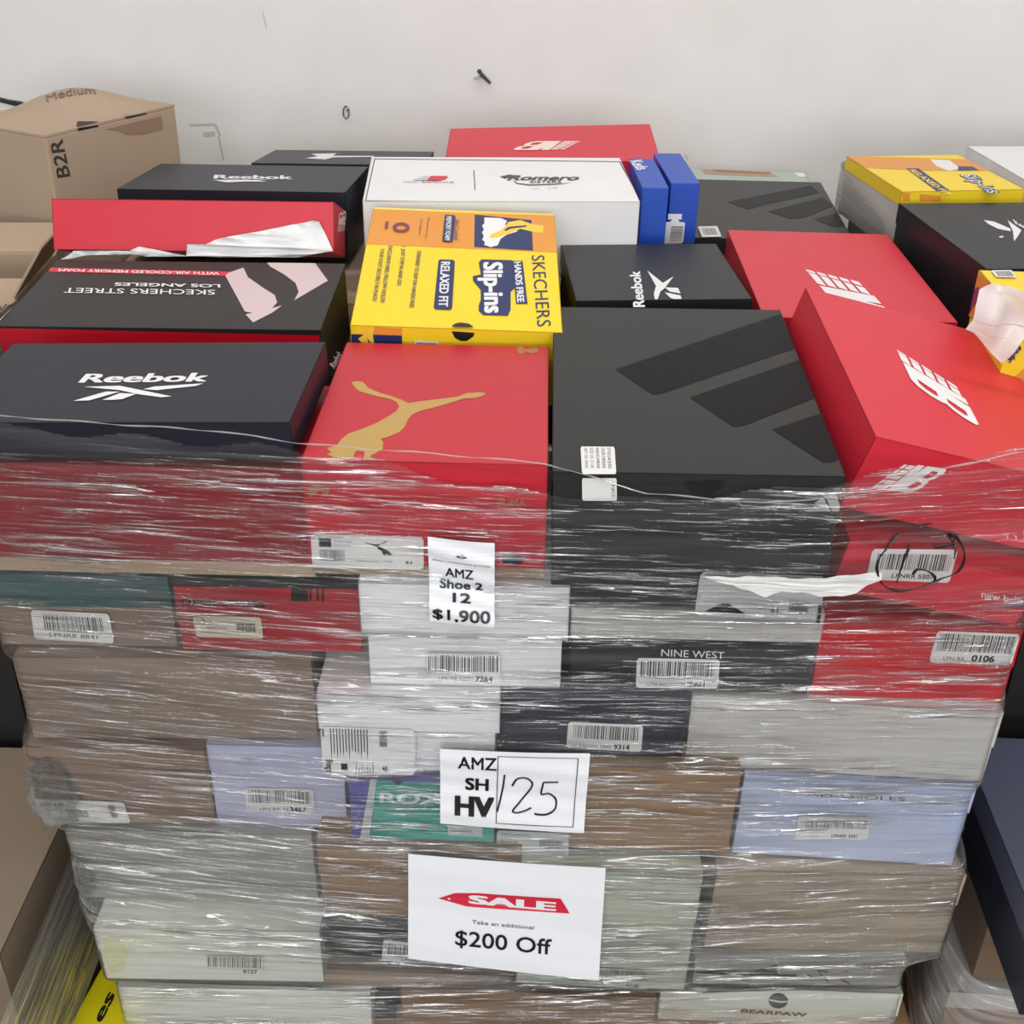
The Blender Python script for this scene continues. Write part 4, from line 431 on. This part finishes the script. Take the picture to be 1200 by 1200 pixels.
# big kraft carton with a bulging top
def carton():
    key = 'carton'; p = PT['carton']; x, y, z, ya, pi, ro, w, d, h = p; R = rot3(ya, pi, ro)
    t = thing('shipping_carton', 'tall kraft carton marked B2R with a bulging top by the wall', 'box', None, (x, y, z-h), R.to_quaternion())
    body = MB(); body.box(-w/2, w/2, -d/2, d/2, -h, -.004, 'kraft', .003)
    lid = MB(); n = 14; vs = []; fs = []
    def bulge(u, v): return .034*math.sin(math.pi*u)*max(0, math.sin(math.pi*v))**1.5*(1 if v > .02 else 0)+.004*math.sin(9*u+4*v)*math.sin(math.pi*u)*math.sin(math.pi*v)
    for j in range(n+1):
        for i in range(n+1): u, v = i/n, j/n; vs.append(((u-.5)*w, (v-.5)*d, bulge(u, v)))
    for j in range(n+1):
        for i in range(n+1): u, v = i/n, j/n; vs.append(((u-.5)*w, (v-.5)*d, bulge(u, v)-.004))
    N = (n+1)**2
    for j in range(n):
        for i in range(n):
            a = j*(n+1)+i; fs.append((a, a+1, a+n+2, a+n+1)); fs.append((N+a, N+a+n+1, N+a+n+2, N+a+1))
    for i in range(n):
        for a, b in ((i, i+1), (n*(n+1)+i+1, n*(n+1)+i), ((i+1)*(n+1), i*(n+1)), (i*(n+1)+n, (i+1)*(n+1)+n)): fs.append((b, a, N+a, N+b))
    lid.add(vs, fs, 'kraft')
    prs = {'top': Print(lid, lambda a, b, e: (a, b, bulge(a/w+.5, b/d+.5)+e+.001)), 'front': Print(body, lambda a, b, e: (a, -d/2-e, b))}
    for dd in DEC.get(key, []):
        pr = prs[dd[1]]
        if dd[3] == 'poly': pr.poly(dd[5], dd[4])
        else: pr.text(dd[5], dd[6], dd[4], dd[7])
    for q, nm in ((lid, 'top_flap'), (body, 'body')): o = q.build(nm, t); o.location = (0, 0, h)
carton()
def open_carton():
    x, y, z, ya, pi, ro, w, d, h = PT['openL']; R = rot3(ya, pi, ro)
    t = thing('open_carton', 'open kraft carton with raised flaps below the carton marked B2R', 'box', None, (x, y, z-h), R.to_quaternion())
    b = MB(); e = .004
    b.box(-w/2, w/2, -d/2, d/2, 0, e, 'kraft'); b.box(-w/2, w/2, -d/2, -d/2+e, 0, h, 'kraft'); b.box(-w/2, w/2, d/2-e, d/2, 0, h, 'kraft'); b.box(-w/2, -w/2+e, -d/2, d/2, 0, h, 'kraft'); b.box(w/2-e, w/2, -d/2, d/2, 0, h, 'kraft')
    b.build('body', t)
    for nm, q, a, ax in (('flap', (-w/2, w/2, 0, .09, -.002, .002), 14, (d/2, h)), ('flap', (-w/2, w/2, -.10, 0, -.002, .002), 14, (-d/2+.10, h+.003))):
        m = MB(); m.box(*q, 'kraft', .001); o = m.build(nm, t); o.location = (0, ax[0], ax[1]); o.rotation_euler = (math.radians(a), 0, 0)
    m = MB(); m.box(0, .09, -d/2+.02, d/2-.02, -.002, .002, 'kraft', .001); o = m.build('flap', t); o.location = (w/2-.004, 0, h+.002); o.rotation_euler = (0, math.radians(-55), 0)
open_carton()
# ------------------------------------------------------------------ stretch film
def film_material(name, haze, glint=1.0):
    m = bpy.data.materials.new(name); m.use_nodes = True; nt = m.node_tree; nt.nodes.clear(); N = nt.nodes.new; L = nt.links.new
    out = N('ShaderNodeOutputMaterial'); tr = N('ShaderNodeBsdfTransparent'); tr.inputs[0].default_value = (.975, .98, .98, 1)
    gl = N('ShaderNodeBsdfGlossy'); gl.inputs['Roughness'].default_value = .065; gl.inputs[0].default_value = (1, 1, 1, 1)
    df = N('ShaderNodeBsdfDiffuse'); df.inputs[0].default_value = (.82, .83, .84, 1)
    uv = N('ShaderNodeUVMap')
    def noise(sx, sy, det, dis=0.0):
        mp = N('ShaderNodeMapping'); mp.inputs['Scale'].default_value = (sx, sy, 1); L(uv.outputs[0], mp.inputs[0])
        n = N('ShaderNodeTexNoise'); n.inputs['Scale'].default_value = 1; n.inputs['Detail'].default_value = det; n.inputs['Distortion'].default_value = dis; L(mp.outputs[0], n.inputs['Vector']); return n.outputs['Fac']
    def ramp(src, lo, hi, a, b):
        r = N('ShaderNodeMapRange'); r.inputs[1].default_value = lo; r.inputs[2].default_value = hi; r.inputs[3].default_value = a; r.inputs[4].default_value = b; L(src, r.inputs[0]); return r.outputs[0]
    def mth(op, a, b):
        r = N('ShaderNodeMath'); r.operation = op
        for i, q in enumerate((a, b)):
            if isinstance(q, (int, float)): r.inputs[i].default_value = q
            else: L(q, r.inputs[i])
        return r.outputs[0]
    crease = ramp(noise(7, 135, 2, .6), .535, .71, 0, 1); fine = ramp(noise(15, 300, 1, .3), .54, .76, 0, .5)
    bands = ramp(noise(2.0, 13, 2), .38, .60, .06, 1.1)
    sep = N('ShaderNodeSeparateXYZ'); L(uv.outputs[0], sep.inputs[0]); layers = ramp(sep.outputs[1], .30, .75, 2.6, 1)      # more turns of film low down
    hgt = mth('MULTIPLY', mth('MULTIPLY', mth('ADD', crease, fine), bands), ramp(sep.outputs[1], .35, .8, 1.6, 1))
    bp = N('ShaderNodeBump'); bp.inputs['Strength'].default_value = 1; bp.inputs['Distance'].default_value = .0042*glint; L(hgt, bp.inputs['Height']); L(bp.outputs['Normal'], gl.inputs['Normal'])
    hz = mth('MULTIPLY', mth('ADD', ramp(noise(3, 55, 4), .40, .72, haze*.25, haze*1.3), mth('MULTIPLY', hgt, haze*1.3)), layers)
    fr = N('ShaderNodeFresnel'); fr.inputs[0].default_value = 1.5; L(bp.outputs['Normal'], fr.inputs['Normal'])
    fac = mth('MINIMUM', mth('ADD', mth('MULTIPLY', fr.outputs[0], .8), mth('MULTIPLY', hgt, .55)), .9)
    m1 = N('ShaderNodeMixShader'); L(hz, m1.inputs[0]); L(tr.outputs[0], m1.inputs[1]); L(df.outputs[0], m1.inputs[2])
    m2 = N('ShaderNodeMixShader'); L(fac, m2.inputs[0]); L(m1.outputs[0], m2.inputs[1]); L(gl.outputs[0], m2.inputs[2])
    L(m2.outputs[0], out.inputs[0]); return m
FILM = film_material('stretch_film', .045)
FILM2 = film_material('bunched_film', .12)
NFILM = film_material('neighbour_film', .11, .14)
LUMP = film_material('crumpled_film', .02)
rng = np.random.RandomState(7)
def smooth(a, s, ax):
    if s <= 0: return a
    r = int(3*s)+1; k = np.exp(-.5*(np.arange(-r, r+1)/s)**2); k /= k.sum()
    pad = [(0, 0)]*a.ndim; pad[ax] = (r, r); b = np.pad(a, pad, 'edge'); o = np.zeros_like(a)
    for i, kk in enumerate(k):
        sl = [slice(None)]*a.ndim; sl[ax] = slice(i, i+a.shape[ax]); o += kk*b[tuple(sl)]
    return o
def wrinkle(nr, nc):
    """long, mostly level pull creases that thicken into bands"""
    w = np.zeros((nr, nc))
    for sx, sy, amp in ((26, .75, 1.0), (70, 1.5, 1.5), (12, .6, .5)):
        n = smooth(smooth(rng.randn(nr, nc), sx, 1), sy, 0); n /= n.std(); w += amp*n
    for k in range(60):                                     # single crossing tension lines
        r0 = rng.randint(nr); c0 = rng.randint(nc); ln = rng.randint(40, 220); sl = rng.uniform(-.12, .10)
        for i in range(ln):
            c = c0+i; r = r0+sl*i
            if 0 <= c < nc and 1 <= r < nr-2:
                q = int(r); fz = r-q; w[q, c] += 2.2*(1-fz)*math.sin(math.pi*i/ln); w[q+1, c] += 2.2*fz*math.sin(math.pi*i/ln)
    band = smooth(smooth(rng.randn(nr, nc), 60, 1), 9, 0); band = np.clip(.75+.5*band/band.std(), .15, 2)
    return w*band
def hull(pts):
    pts = sorted(set((round(a, 5), round(b, 5)) for a, b in pts))
    def half(ps):
        h = []
        for q in ps:
            while len(h) > 1 and (h[-1][0]-h[-2][0])*(q[1]-h[-2][1])-(h[-1][1]-h[-2][1])*(q[0]-h[-2][0]) <= 0: h.pop()
            h.append(q)
        return h
    return half(pts)          # lower hull: the side facing the aisle
def wrap_rows(boxes, zs, ns, nf, yback, dil=.012):
    rows = []
    for z in zs:
        pts = []
        for c in boxes:
            lo = min(v.z for v in c)-dil; hi = max(v.z for v in c)+dil
            if lo <= z <= hi: pts += [(v.x, v.y) for v in c]
        rows.append(pts)
    last = None
    for i in range(len(rows)):
        if len(rows[i]) < 4: rows[i] = last if last else next(r for r in rows if len(r) >= 4)
        last = rows[i]
    XY = np.zeros((len(zs), 2*ns+nf, 2))
    for i, pts in enumerate(rows):
        xl = min(p[0] for p in pts if p[1] < yback); xr = max(p[0] for p in pts if p[1] < yback)
        lo = hull(pts); hx = [p[0] for p in lo]; hy = [p[1] for p in lo]
        # left and right chains as functions of y
        yl = min((p for p in lo), key=lambda p: p[0])[1]; yr = max((p for p in lo), key=lambda p: p[0])[1]
        xs = np.linspace(hx[0], hx[-1], nf); ys = np.interp(xs, hx, hy)
        XY[i, ns:ns+nf, 0] = xs; XY[i, ns:ns+nf, 1] = ys
        t = np.linspace(1, 0, ns, endpoint=False)
        XY[i, :ns, 0] = hx[0]-.012*np.sin(np.pi*t)*0; XY[i, :ns, 1] = hy[0]+t*(yback-hy[0])
        t = np.linspace(0, 1, ns+1)[1:]
        XY[i, ns+nf:, 0] = hx[-1]; XY[i, ns+nf:, 1] = hy[-1]+t*(yback-hy[-1])
    return XY
def film_mesh(name, XY, zs, ztop, amp, mat_, parent=None, off=.004):
    nr, nc = XY.shape[:2]
    XY = smooth(XY, 2.2, 0); XY = smooth(XY, 2.5, 1)
    Z = np.repeat(np.array(zs)[:, None], nc, 1)
    if ztop is not None:                                     # squeeze rows so that the free upper edge follows the photograph's sag
        zt = np.interp(XY[nr-1, :, 0], [p[0] for p in ztop], [p[1] for p in ztop]); z0 = zs[0]
    d = np.gradient(XY, axis=1); ln = np.linalg.norm(d, axis=2, keepdims=True)+1e-9; nrm = np.stack((d[..., 1], -d[..., 0]), 2)/ln
    W = wrinkle(nr, nc)*amp
    if ztop is not None:
        cc = np.arange(nc); out_ = np.maximum(np.maximum(70-cc, cc-(nc-71)), 0); W = W*np.clip(1-out_/10., .08, 1)[None, :]; zt = zt-np.clip(out_-4, 0, 70)*.0025
    P = XY+nrm*(off+np.abs(W)[..., None])
    P3 = np.concatenate((P, Z[..., None]), 2)
    keep = np.ones((nr, nc), bool)
    if ztop is not None: keep = Z <= zt[None, :]+.004*np.sin(np.arange(nc)/9.)[None, :]
    idx = np.arange(nr*nc).reshape(nr, nc); a = idx[:-1, :-1]; f = np.stack((a, idx[:-1, 1:], idx[1:, 1:], idx[1:, :-1]), 2).reshape(-1, 4)
    kf = (keep[:-1, :-1] & keep[1:, :-1] & keep[:-1, 1:] & keep[1:, 1:]).reshape(-1); f = f[kf]
    used = np.unique(f); remap = -np.ones(nr*nc, int); remap[used] = np.arange(len(used))
    V = P3.reshape(-1, 3)[used]; f = remap[f]
    me = bpy.data.meshes.new(name); me.vertices.add(len(V)); me.vertices.foreach_set('co', V.reshape(-1))
    me.loops.add(f.size); me.loops.foreach_set('vertex_index', f.reshape(-1)); me.polygons.add(len(f))
    me.polygons.foreach_set('loop_start', np.arange(0, f.size, 4)); me.polygons.foreach_set('loop_total', np.full(len(f), 4))
    me.polygons.foreach_set('use_smooth', np.ones(len(f), bool)); me.update(calc_edges=True)
    u = np.cumsum(ln[..., 0], 1).reshape(-1)[used]; uvl = me.uv_layers.new(name='UVMap'); vz = Z.reshape(-1)[used]
    uvl.data.foreach_set('uv', np.stack((u[f.reshape(-1)], vz[f.reshape(-1)]), 1).reshape(-1))
    me.materials.append(mat_); o = bpy.data.objects.new(name, me); COL.objects.link(o)
    if parent: o.parent = parent
    return o, XY
MAIN = [k for k, *r in BOXES if r[7] == 'boxes stacked on the wrapped pallet' or k.startswith('cart')]
FRONT = [WORLD[k] for k in MAIN if min(v.y for v in WORLD[k]) < .35]+[WORLD[k] for k in MAIN if k.startswith('cart')]
zs = np.linspace(.135, 1.03, 400)
XY = wrap_rows(FRONT, zs, 70, 560, 1.0)
film = thing('stretch_wrap', 'clear stretch film wound around the tall stack of shoe boxes', 'stretch wrap', None, (0, 0, 0))
fo, FXY = film_mesh('film_sheet', XY, zs, PT['film_top'], .00042, FILM, film)
def film_y(x, z):
    i = int(np.clip(np.searchsorted(zs, z), 0, len(zs)-1)); r = FXY[i, 70:-70]; return float(np.interp(x, r[:, 0], r[:, 1]))
# rolled upper hem of the film
def tube(mb, pts, r, k, n=6):
    pts = [Vector(p) for p in pts]; vs = []; fs = []
    for i, p in enumerate(pts):
        tg = (pts[min(i+1, len(pts)-1)]-pts[max(i-1, 0)]).normalized(); a = tg.orthogonal().normalized(); b = tg.cross(a)
        rr_ = r(i) if callable(r) else r
        for j in range(n): q = 2*math.pi*j/n; vs.append(p+(a*math.cos(q)+b*math.sin(q))*rr_)
    for i in range(len(pts)-1):
        for j in range(n): fs.append((i*n+j, i*n+(j+1) % n, (i+1)*n+(j+1) % n, (i+1)*n+j))
    fs += [tuple(range(n))[::-1], tuple(range((len(pts)-1)*n, len(pts)*n))]
    mb.add(vs, fs, k)
mb = MB(); hp = []
xs_ = [p[0] for p in PT['film_top']]; zs_ = [p[1] for p in PT['film_top']]
for i in range(160):
    x = -.53+1.06*i/159; z = float(np.interp(x, xs_, zs_)); hp.append((x, film_y(x, z-.004)-.005, z+.0007*math.sin(i*.5)))
tube(mb, hp, lambda i: .0007+.0004*math.sin(i*.7)*math.sin(i*.23), FILM2); mb.build('rolled_hem', film)
def lump(name, c, r, seed, parent):
    bm = bmesh.new(); bmesh.ops.create_icosphere(bm, subdivisions=4, radius=1); g = random.Random(seed); ph = [(Vector((g.uniform(-1, 1), g.uniform(-1, 1), g.uniform(-1, 1))).normalized(), g.uniform(3, 9), g.uniform(0, 6)) for _ in range(14)]
    for v in bm.verts:
        n = v.co.normalized(); s_ = sum(abs(math.sin(n.dot(a)*f+p)) for a, f, p in ph)/14; v.co = Vector((n.x*r[0], n.y*r[1], n.z*r[2]))*(.35+1.0*s_)
        v.co += Vector(c)
    me = bpy.data.meshes.new(name); bm.to_mesh(me); bm.free(); me.uv_layers.new(name='UVMap'); me.materials.append(LUMP); o = bpy.data.objects.new(name, me); COL.objects.link(o); o.parent = parent
    return o
for (q,), r, s_ in ((PT['film_lumps'][0], (.028, .03, .05), 3), (PT['film_lumps'][1], (.012, .02, .035), 5)): lump('bunched_film_tail', (q[0], -.0, q[1]), r, s_, film)
def spline(st):
    P_ = [st[0]]+list(st)+[st[-1]]; o = []
    for i in range(1, len(P_)-2):
        for k in range(8):
            u = k/8; o.append(tuple(.5*(2*P_[i][c]+(P_[i+1][c]-P_[i-1][c])*u+(2*P_[i-1][c]-5*P_[i][c]+4*P_[i+1][c]-P_[i+2][c])*u*u+(3*P_[i][c]-P_[i-1][c]-3*P_[i+1][c]+P_[i+2][c])*u**3) for c in (0, 1)))
    return o+[st[-1]]
# marker circle drawn on the film
mb = MB()
for l in PT['circle']:
    pts = spline(l)
    tube(mb, [(x, film_y(x, z)-.0075, z) for x, z in pts], lambda i: .0012+.0005*math.sin(i*.31), 'black', 5)
mb.build('marker_circle', film)
# ------------------------------------------------------------------ paper notices on the film
def sign(name, label, quad, wav, items, strokes=(), cat='paper sign'):
    TL, TR, BR, BL = quad; n, m_ = 24, 24
    def XZ(u, v): return tuple((BL[i]*(1-u)+BR[i]*u)*(1-v)+(TL[i]*(1-u)+TR[i]*u)*v for i in (0, 1))
    cs = [XZ(u, v) for u in (.05, .5, .95) for v in (.05, .5, .95)]
    A = np.array([[1, x, z] for x, z in cs]); ys = np.array([film_y(x, z) for x, z in cs]); co = np.linalg.lstsq(A, ys, rcond=None)[0]
    sh = min(0, float((ys-A@co).min()))-.0075
    def Yp(u, v): x, z = XZ(u, v); return co[0]+co[1]*x+co[2]*z+sh-.0015*math.sin(math.pi*u)-wav*math.sin(v*9.0+u*1.3)**3-wav*.8*math.sin(v*4.1+2)
    mb = MB(); vs = [(*[XZ(i/n, j/m_)[0]], Yp(i/n, j/m_), XZ(i/n, j/m_)[1]) for j in range(m_+1) for i in range(n+1)]
    N = len(vs); vs += [(x, y+.0004, z) for x, y, z in vs]; fs = []
    for j in range(m_):
        for i in range(n): a = j*(n+1)+i; fs.append((a, a+1, a+n+2, a+n+1)); fs.append((N+a, N+a+n+1, N+a+n+2, N+a+1))
    for i in range(n): fs += [(i+1, i, N+i, N+i+1), (m_*(n+1)+i, m_*(n+1)+i+1, N+m_*(n+1)+i+1, N+m_*(n+1)+i)]
    for j in range(m_): a, b = j*(n+1), (j+1)*(n+1); fs += [(a, b, N+b, N+a), (b+n, a+n, N+a+n, N+b+n)]
    mb.add(vs, fs, 'signpaper')
    pr = Print(mb, lambda u, v, e: (XZ(u, v)[0], Yp(u, v)-e-.0004, XZ(u, v)[1]))
    for it in items:
        if it[0] == 'text': pr.text(it[1], [(it[2], it[3]), (it[4], it[3]), (it[2], it[5])], it[7], it[6])
        else:
            loops = it[2]; dense = []
            for l in loops:
                q = []
                for a, b in zip(l, l[1:]+l[:1]):
                    for k in range(8): q.append((a[0]+(b[0]-a[0])*k/8, a[1]+(b[1]-a[1])*k/8))
                dense.append(q)
            pr.poly(dense, it[1])
    for st in strokes:
        pts = spline(st); tube(mb, [(XZ(u, v)[0], Yp(u, v)-.0006, XZ(u, v)[1]) for u, v in pts], .0012, 'black', 5)
    o = mb.build(name); tag(o, label, cat, 'paper notices on the film')
    return o
leafs = [('poly', 'ink', [[(.5+.0*k+.012*math.cos(a), .80), (.5+.13*math.sin(a)*.75, .80+.075*math.cos(a)), (.5+.05*math.sin(a+.3), .80+.03)]]) for k, a in enumerate((-1.3, -.85, -.4, 0, .4, .85, 1.3))]
sign('price_sign', 'narrow curled white paper notice with the price $1,900', PT['price'], .0034, leafs+[('text', 'SMALL TOWN SALE & MORE', .06, .72, .94, .742, 0, 'ink'), ('text', 'AMZ', .25, .54, .68, .66, .012, 'black'), ('text', 'Shoe 2', .16, .405, .82, .50, .025, 'black'), ('text', '12', .36, .265, .64, .37, .025, 'black'), ('text', '$1,900', .05, .06, .94, .19, .02, 'black')])
fr_ = lambda a, b, c, d, t, k: ('poly', k, [[(a, b), (c, b), (c, d), (a, d)], [(a+t, b+t), (a+t, d-t), (c-t, d-t), (c-t, b+t)]])
sign('lot_sign', 'white paper notice with a handwritten 125 in a ruled box', PT['lot'], .0018, [('text', 'AMZ', .12, .76, .38, .93, .014, 'black'), ('text', 'SH', .17, .47, .33, .64, .03, 'black'), ('text', 'HV', .10, .16, .37, .40, .045, 'black'), fr_(.385, .08, .925, .95, .006, 'ink')],
     strokes=[[(.435, .70), (.425, .5), (.40, .28), (.392, .22)], [(.49, .56), (.52, .65), (.58, .67), (.625, .60), (.60, .48), (.54, .34), (.50, .24), (.53, .22), (.585, .25), (.625, .29)], [(.70, .62), (.69, .46), (.74, .47), (.79, .40), (.79, .29), (.74, .22), (.68, .21), (.65, .22)], [(.70, .62), (.80, .63)]])
sign('sale_sign', 'white paper with a red SALE tag and $200 Off', PT['sale'], .0008, [('poly', 'salered', [[(.155, .615), (.24, .68), (.36, .70), (.78, .715), (.83, .585), (.66, .58), (.3, .565)], [(.20, .62), (.205, .628), (.215, .628), (.22, .62), (.215, .612), (.205, .612)]]), ('text', 'SALE', .31, .602, .76, .68, .045, 'white'), ('text', 'Take an additional', .33, .41, .65, .445, .0, 'ink'), ('text', '$200 Off', .245, .20, .745, .345, .008, 'black')])
def sheet(name, poly2d, place, thick, k, amp, seed, cuts=5):
    bm = bmesh.new(); p, t = tess([poly2d]); vs = [bm.verts.new((x, y, 0)) for x, y in p]
    for f in t:
        try: bm.faces.new([vs[i] for i in f])
        except ValueError: pass
    bmesh.ops.subdivide_edges(bm, edges=bm.edges[:], cuts=cuts, use_grid_fill=True); bmesh.ops.triangulate(bm, faces=bm.faces[:])
    g = random.Random(seed); a, b, c = g.uniform(60, 90), g.uniform(60, 90), g.uniform(0, 6)
    bm.normal_update(); 
    fl = [f for f in bm.faces if f.normal.z < 0]; bmesh.ops.reverse_faces(bm, faces=fl)
    for v in bm.verts: x, y = v.co.x, v.co.y; v.co = Vector(place(x, y, amp*(.5+.5*math.sin(x*a+c)*math.sin(y*b+2*c)+.3*math.sin(x*2.3*a))))
    bmesh.ops.recalc_face_normals(bm, faces=bm.faces[:])
    me = bpy.data.meshes.new(name); bm.to_mesh(me); bm.free(); me.materials.append(mat(k) if isinstance(k, str) else k); me.polygons.foreach_set('use_smooth', [True]*len(me.polygons)); o = bpy.data.objects.new(name, me); COL.objects.link(o); return o
o = sheet('torn_paper_strip', PT['torn'], lambda x, z, e: (x, film_y(x, z)-.006-e, z), .0004, 'sticker', .003, 2); tag(o, 'long torn white paper strip across the charcoal box label and red box', 'paper')
pF = next(p for k, p, *r in BOXES if k == 'redF'); RF = rot3(*pF[3:6])
o = sheet('torn_tissue_paper', PT['tissue'], lambda a, b, e: RF @ Vector((a, -pF[7]/2-.0025-e, b))+Vector(pF[:3]), .0004, 'white', .010, 6); tag(o, 'torn white paper hanging along the front of the red box', 'paper')
# ------------------------------------------------------------------ neighbours' film
NR = [WORLD[k] for k in ('skP', 'reebokR', 'yellowS', 'supR1', 'supR2', 'supR3', 'yellowU')]
def side_film(name, label, path, zs2, amp, topf):
    """film sheet along a plan path (x, y)"""
    n = 160; P = np.array(path); s_ = np.concatenate(([0], np.cumsum(np.linalg.norm(np.diff(P, axis=0), axis=1)))); q = np.linspace(0, s_[-1], n)
    x = np.interp(q, s_, P[:, 0]); y = np.interp(q, s_, P[:, 1]); XYs = np.repeat(np.stack((x, y), 1)[None], len(zs2), 0)
    nr = len(zs2); XYs = smooth(XYs, 3, 1); d = np.gradient(XYs, axis=1); ln = np.linalg.norm(d, axis=2, keepdims=True); nn = np.stack((d[..., 1], -d[..., 0]), 2)/ln
    W = wrinkle(nr, n)*amp; Pp = XYs+nn*(.004+np.abs(W)[..., None]); Z = np.array(zs2)[:, None]*np.ones((1, n)); 
    zt = np.array([topf(a) for a in q/s_[-1]]); Z = zs2[0]+(Z-zs2[0])/(zs2[-1]-zs2[0])*(zt[None, :]-zs2[0])
    V = np.concatenate((Pp, Z[..., None]), 2).reshape(-1, 3); idx = np.arange(nr*n).reshape(nr, n); f = np.stack((idx[:-1, :-1], idx[:-1, 1:], idx[1:, 1:], idx[1:, :-1]), 2).reshape(-1, 4)
    me = bpy.data.meshes.new(name); me.from_pydata(V.tolist(), [], f.tolist()); me.polygons.foreach_set('use_smooth', [True]*len(f)); uvl = me.uv_layers.new(name='UVMap')
    uu = np.repeat(q[None], nr, 0).reshape(-1); uvl.data.foreach_set('uv', np.stack((uu[f.reshape(-1)], V[f.reshape(-1), 2]), 1).reshape(-1))
    me.materials.append(NFILM); o = bpy.data.objects.new(name, me); COL.objects.link(o); tag(o, label, 'stretch wrap'); return o
side_film('stretch_wrap', 'clear film down the side of the yellow box and the black box beside the wall', [(.85, 1.075), (.552, 1.058), (.586, .812), (.574, .785), (.604, .46), (.62, .40), (1.0, .38)], np.linspace(.50, 1.05, 130), .00015, lambda a: float(np.interp(a, [0, .22, .40, .43, .55, .67, 1], [1.03, 1.03, .99, .975, .945, .89, .85])))
side_film('stretch_wrap', 'clear film around the slate blue box stack at the aisle', [(.60, .22), (.545, -.02), (.552, -.10), (.60, -.115), (1.0, -.13)], np.linspace(.14, .50, 90), .0006, lambda a: .30+.06*math.sin(a*3))
side_film('stretch_wrap', 'clear film around the tan carton beside the leaning stack', [(-1.0, -.225), (-.575, -.222), (-.568, -.20), (-.575, .25)], np.linspace(.14, .36, 70), .0006, lambda a: .345)
# ------------------------------------------------------------------ white plastic bag
def bag():
    m = bpy.data.materials.new('white_plastic'); m.use_nodes = True; b = m.node_tree.nodes['Principled BSDF']; b.inputs['Base Color'].default_value = (.74, .70, .70, 1); b.inputs['Roughness'].default_value = .3; b.inputs['Alpha'].default_value = .82
    pl_ = PT['bag'][0]; yb = pl_[0][1]
    o = sheet('plastic_bag', [(q[0], q[2]) for q in pl_], lambda x, z, e: (x, yb-e-.035*math.exp(-((z-.93)/.035)**2), z), 0, m, .016, 9, 9)
    tag(o, 'crumpled white plastic bag in front of the yellow box', 'plastic bag')
bag()
# ------------------------------------------------------------------ things on the wall
a, b = PT['wall']['anchor']
mb = MB(); tube(mb, [(a[0], 1.502, a[2]), (a[0]+.005, 1.488, a[2]-.004), (b[0], 1.484, b[2])], lambda i: .006-.0015*i, 'ink', 7); tube(mb, [(a[0]+.004, 1.501, a[2]-.004), (a[0]-.010, 1.49, a[2]-.012)], .003, 'decalgrey'); o = mb.build('wall_anchor'); tag(o, 'bent screw anchor sticking out of the white wall above the red box', 'screw')
c = PT['wall']['ring'][0]
mb = MB(); tube(mb, [(c[0]+.006*math.cos(q), 1.494+.003*math.sin(q), c[2]+.012*math.sin(q)) for q in [k*2*math.pi/14 for k in range(15)]], .0013, 'ink', 6); tube(mb, [(c[0], 1.502, c[2]), (c[0]+.004, 1.493, c[2]+.009)], .0018, 'decalgrey', 6); o = mb.build('wall_hook'); tag(o, 'small grey ring hook on the white wall', 'hook')
mb = MB(); tube(mb, [(p[0], 1.496, p[2]) for p in PT['wall']['wire']], .003, 'ink', 6); o = mb.build('wall_cable'); tag(o, 'short dark cable on the wall above the kraft carton', 'cable')
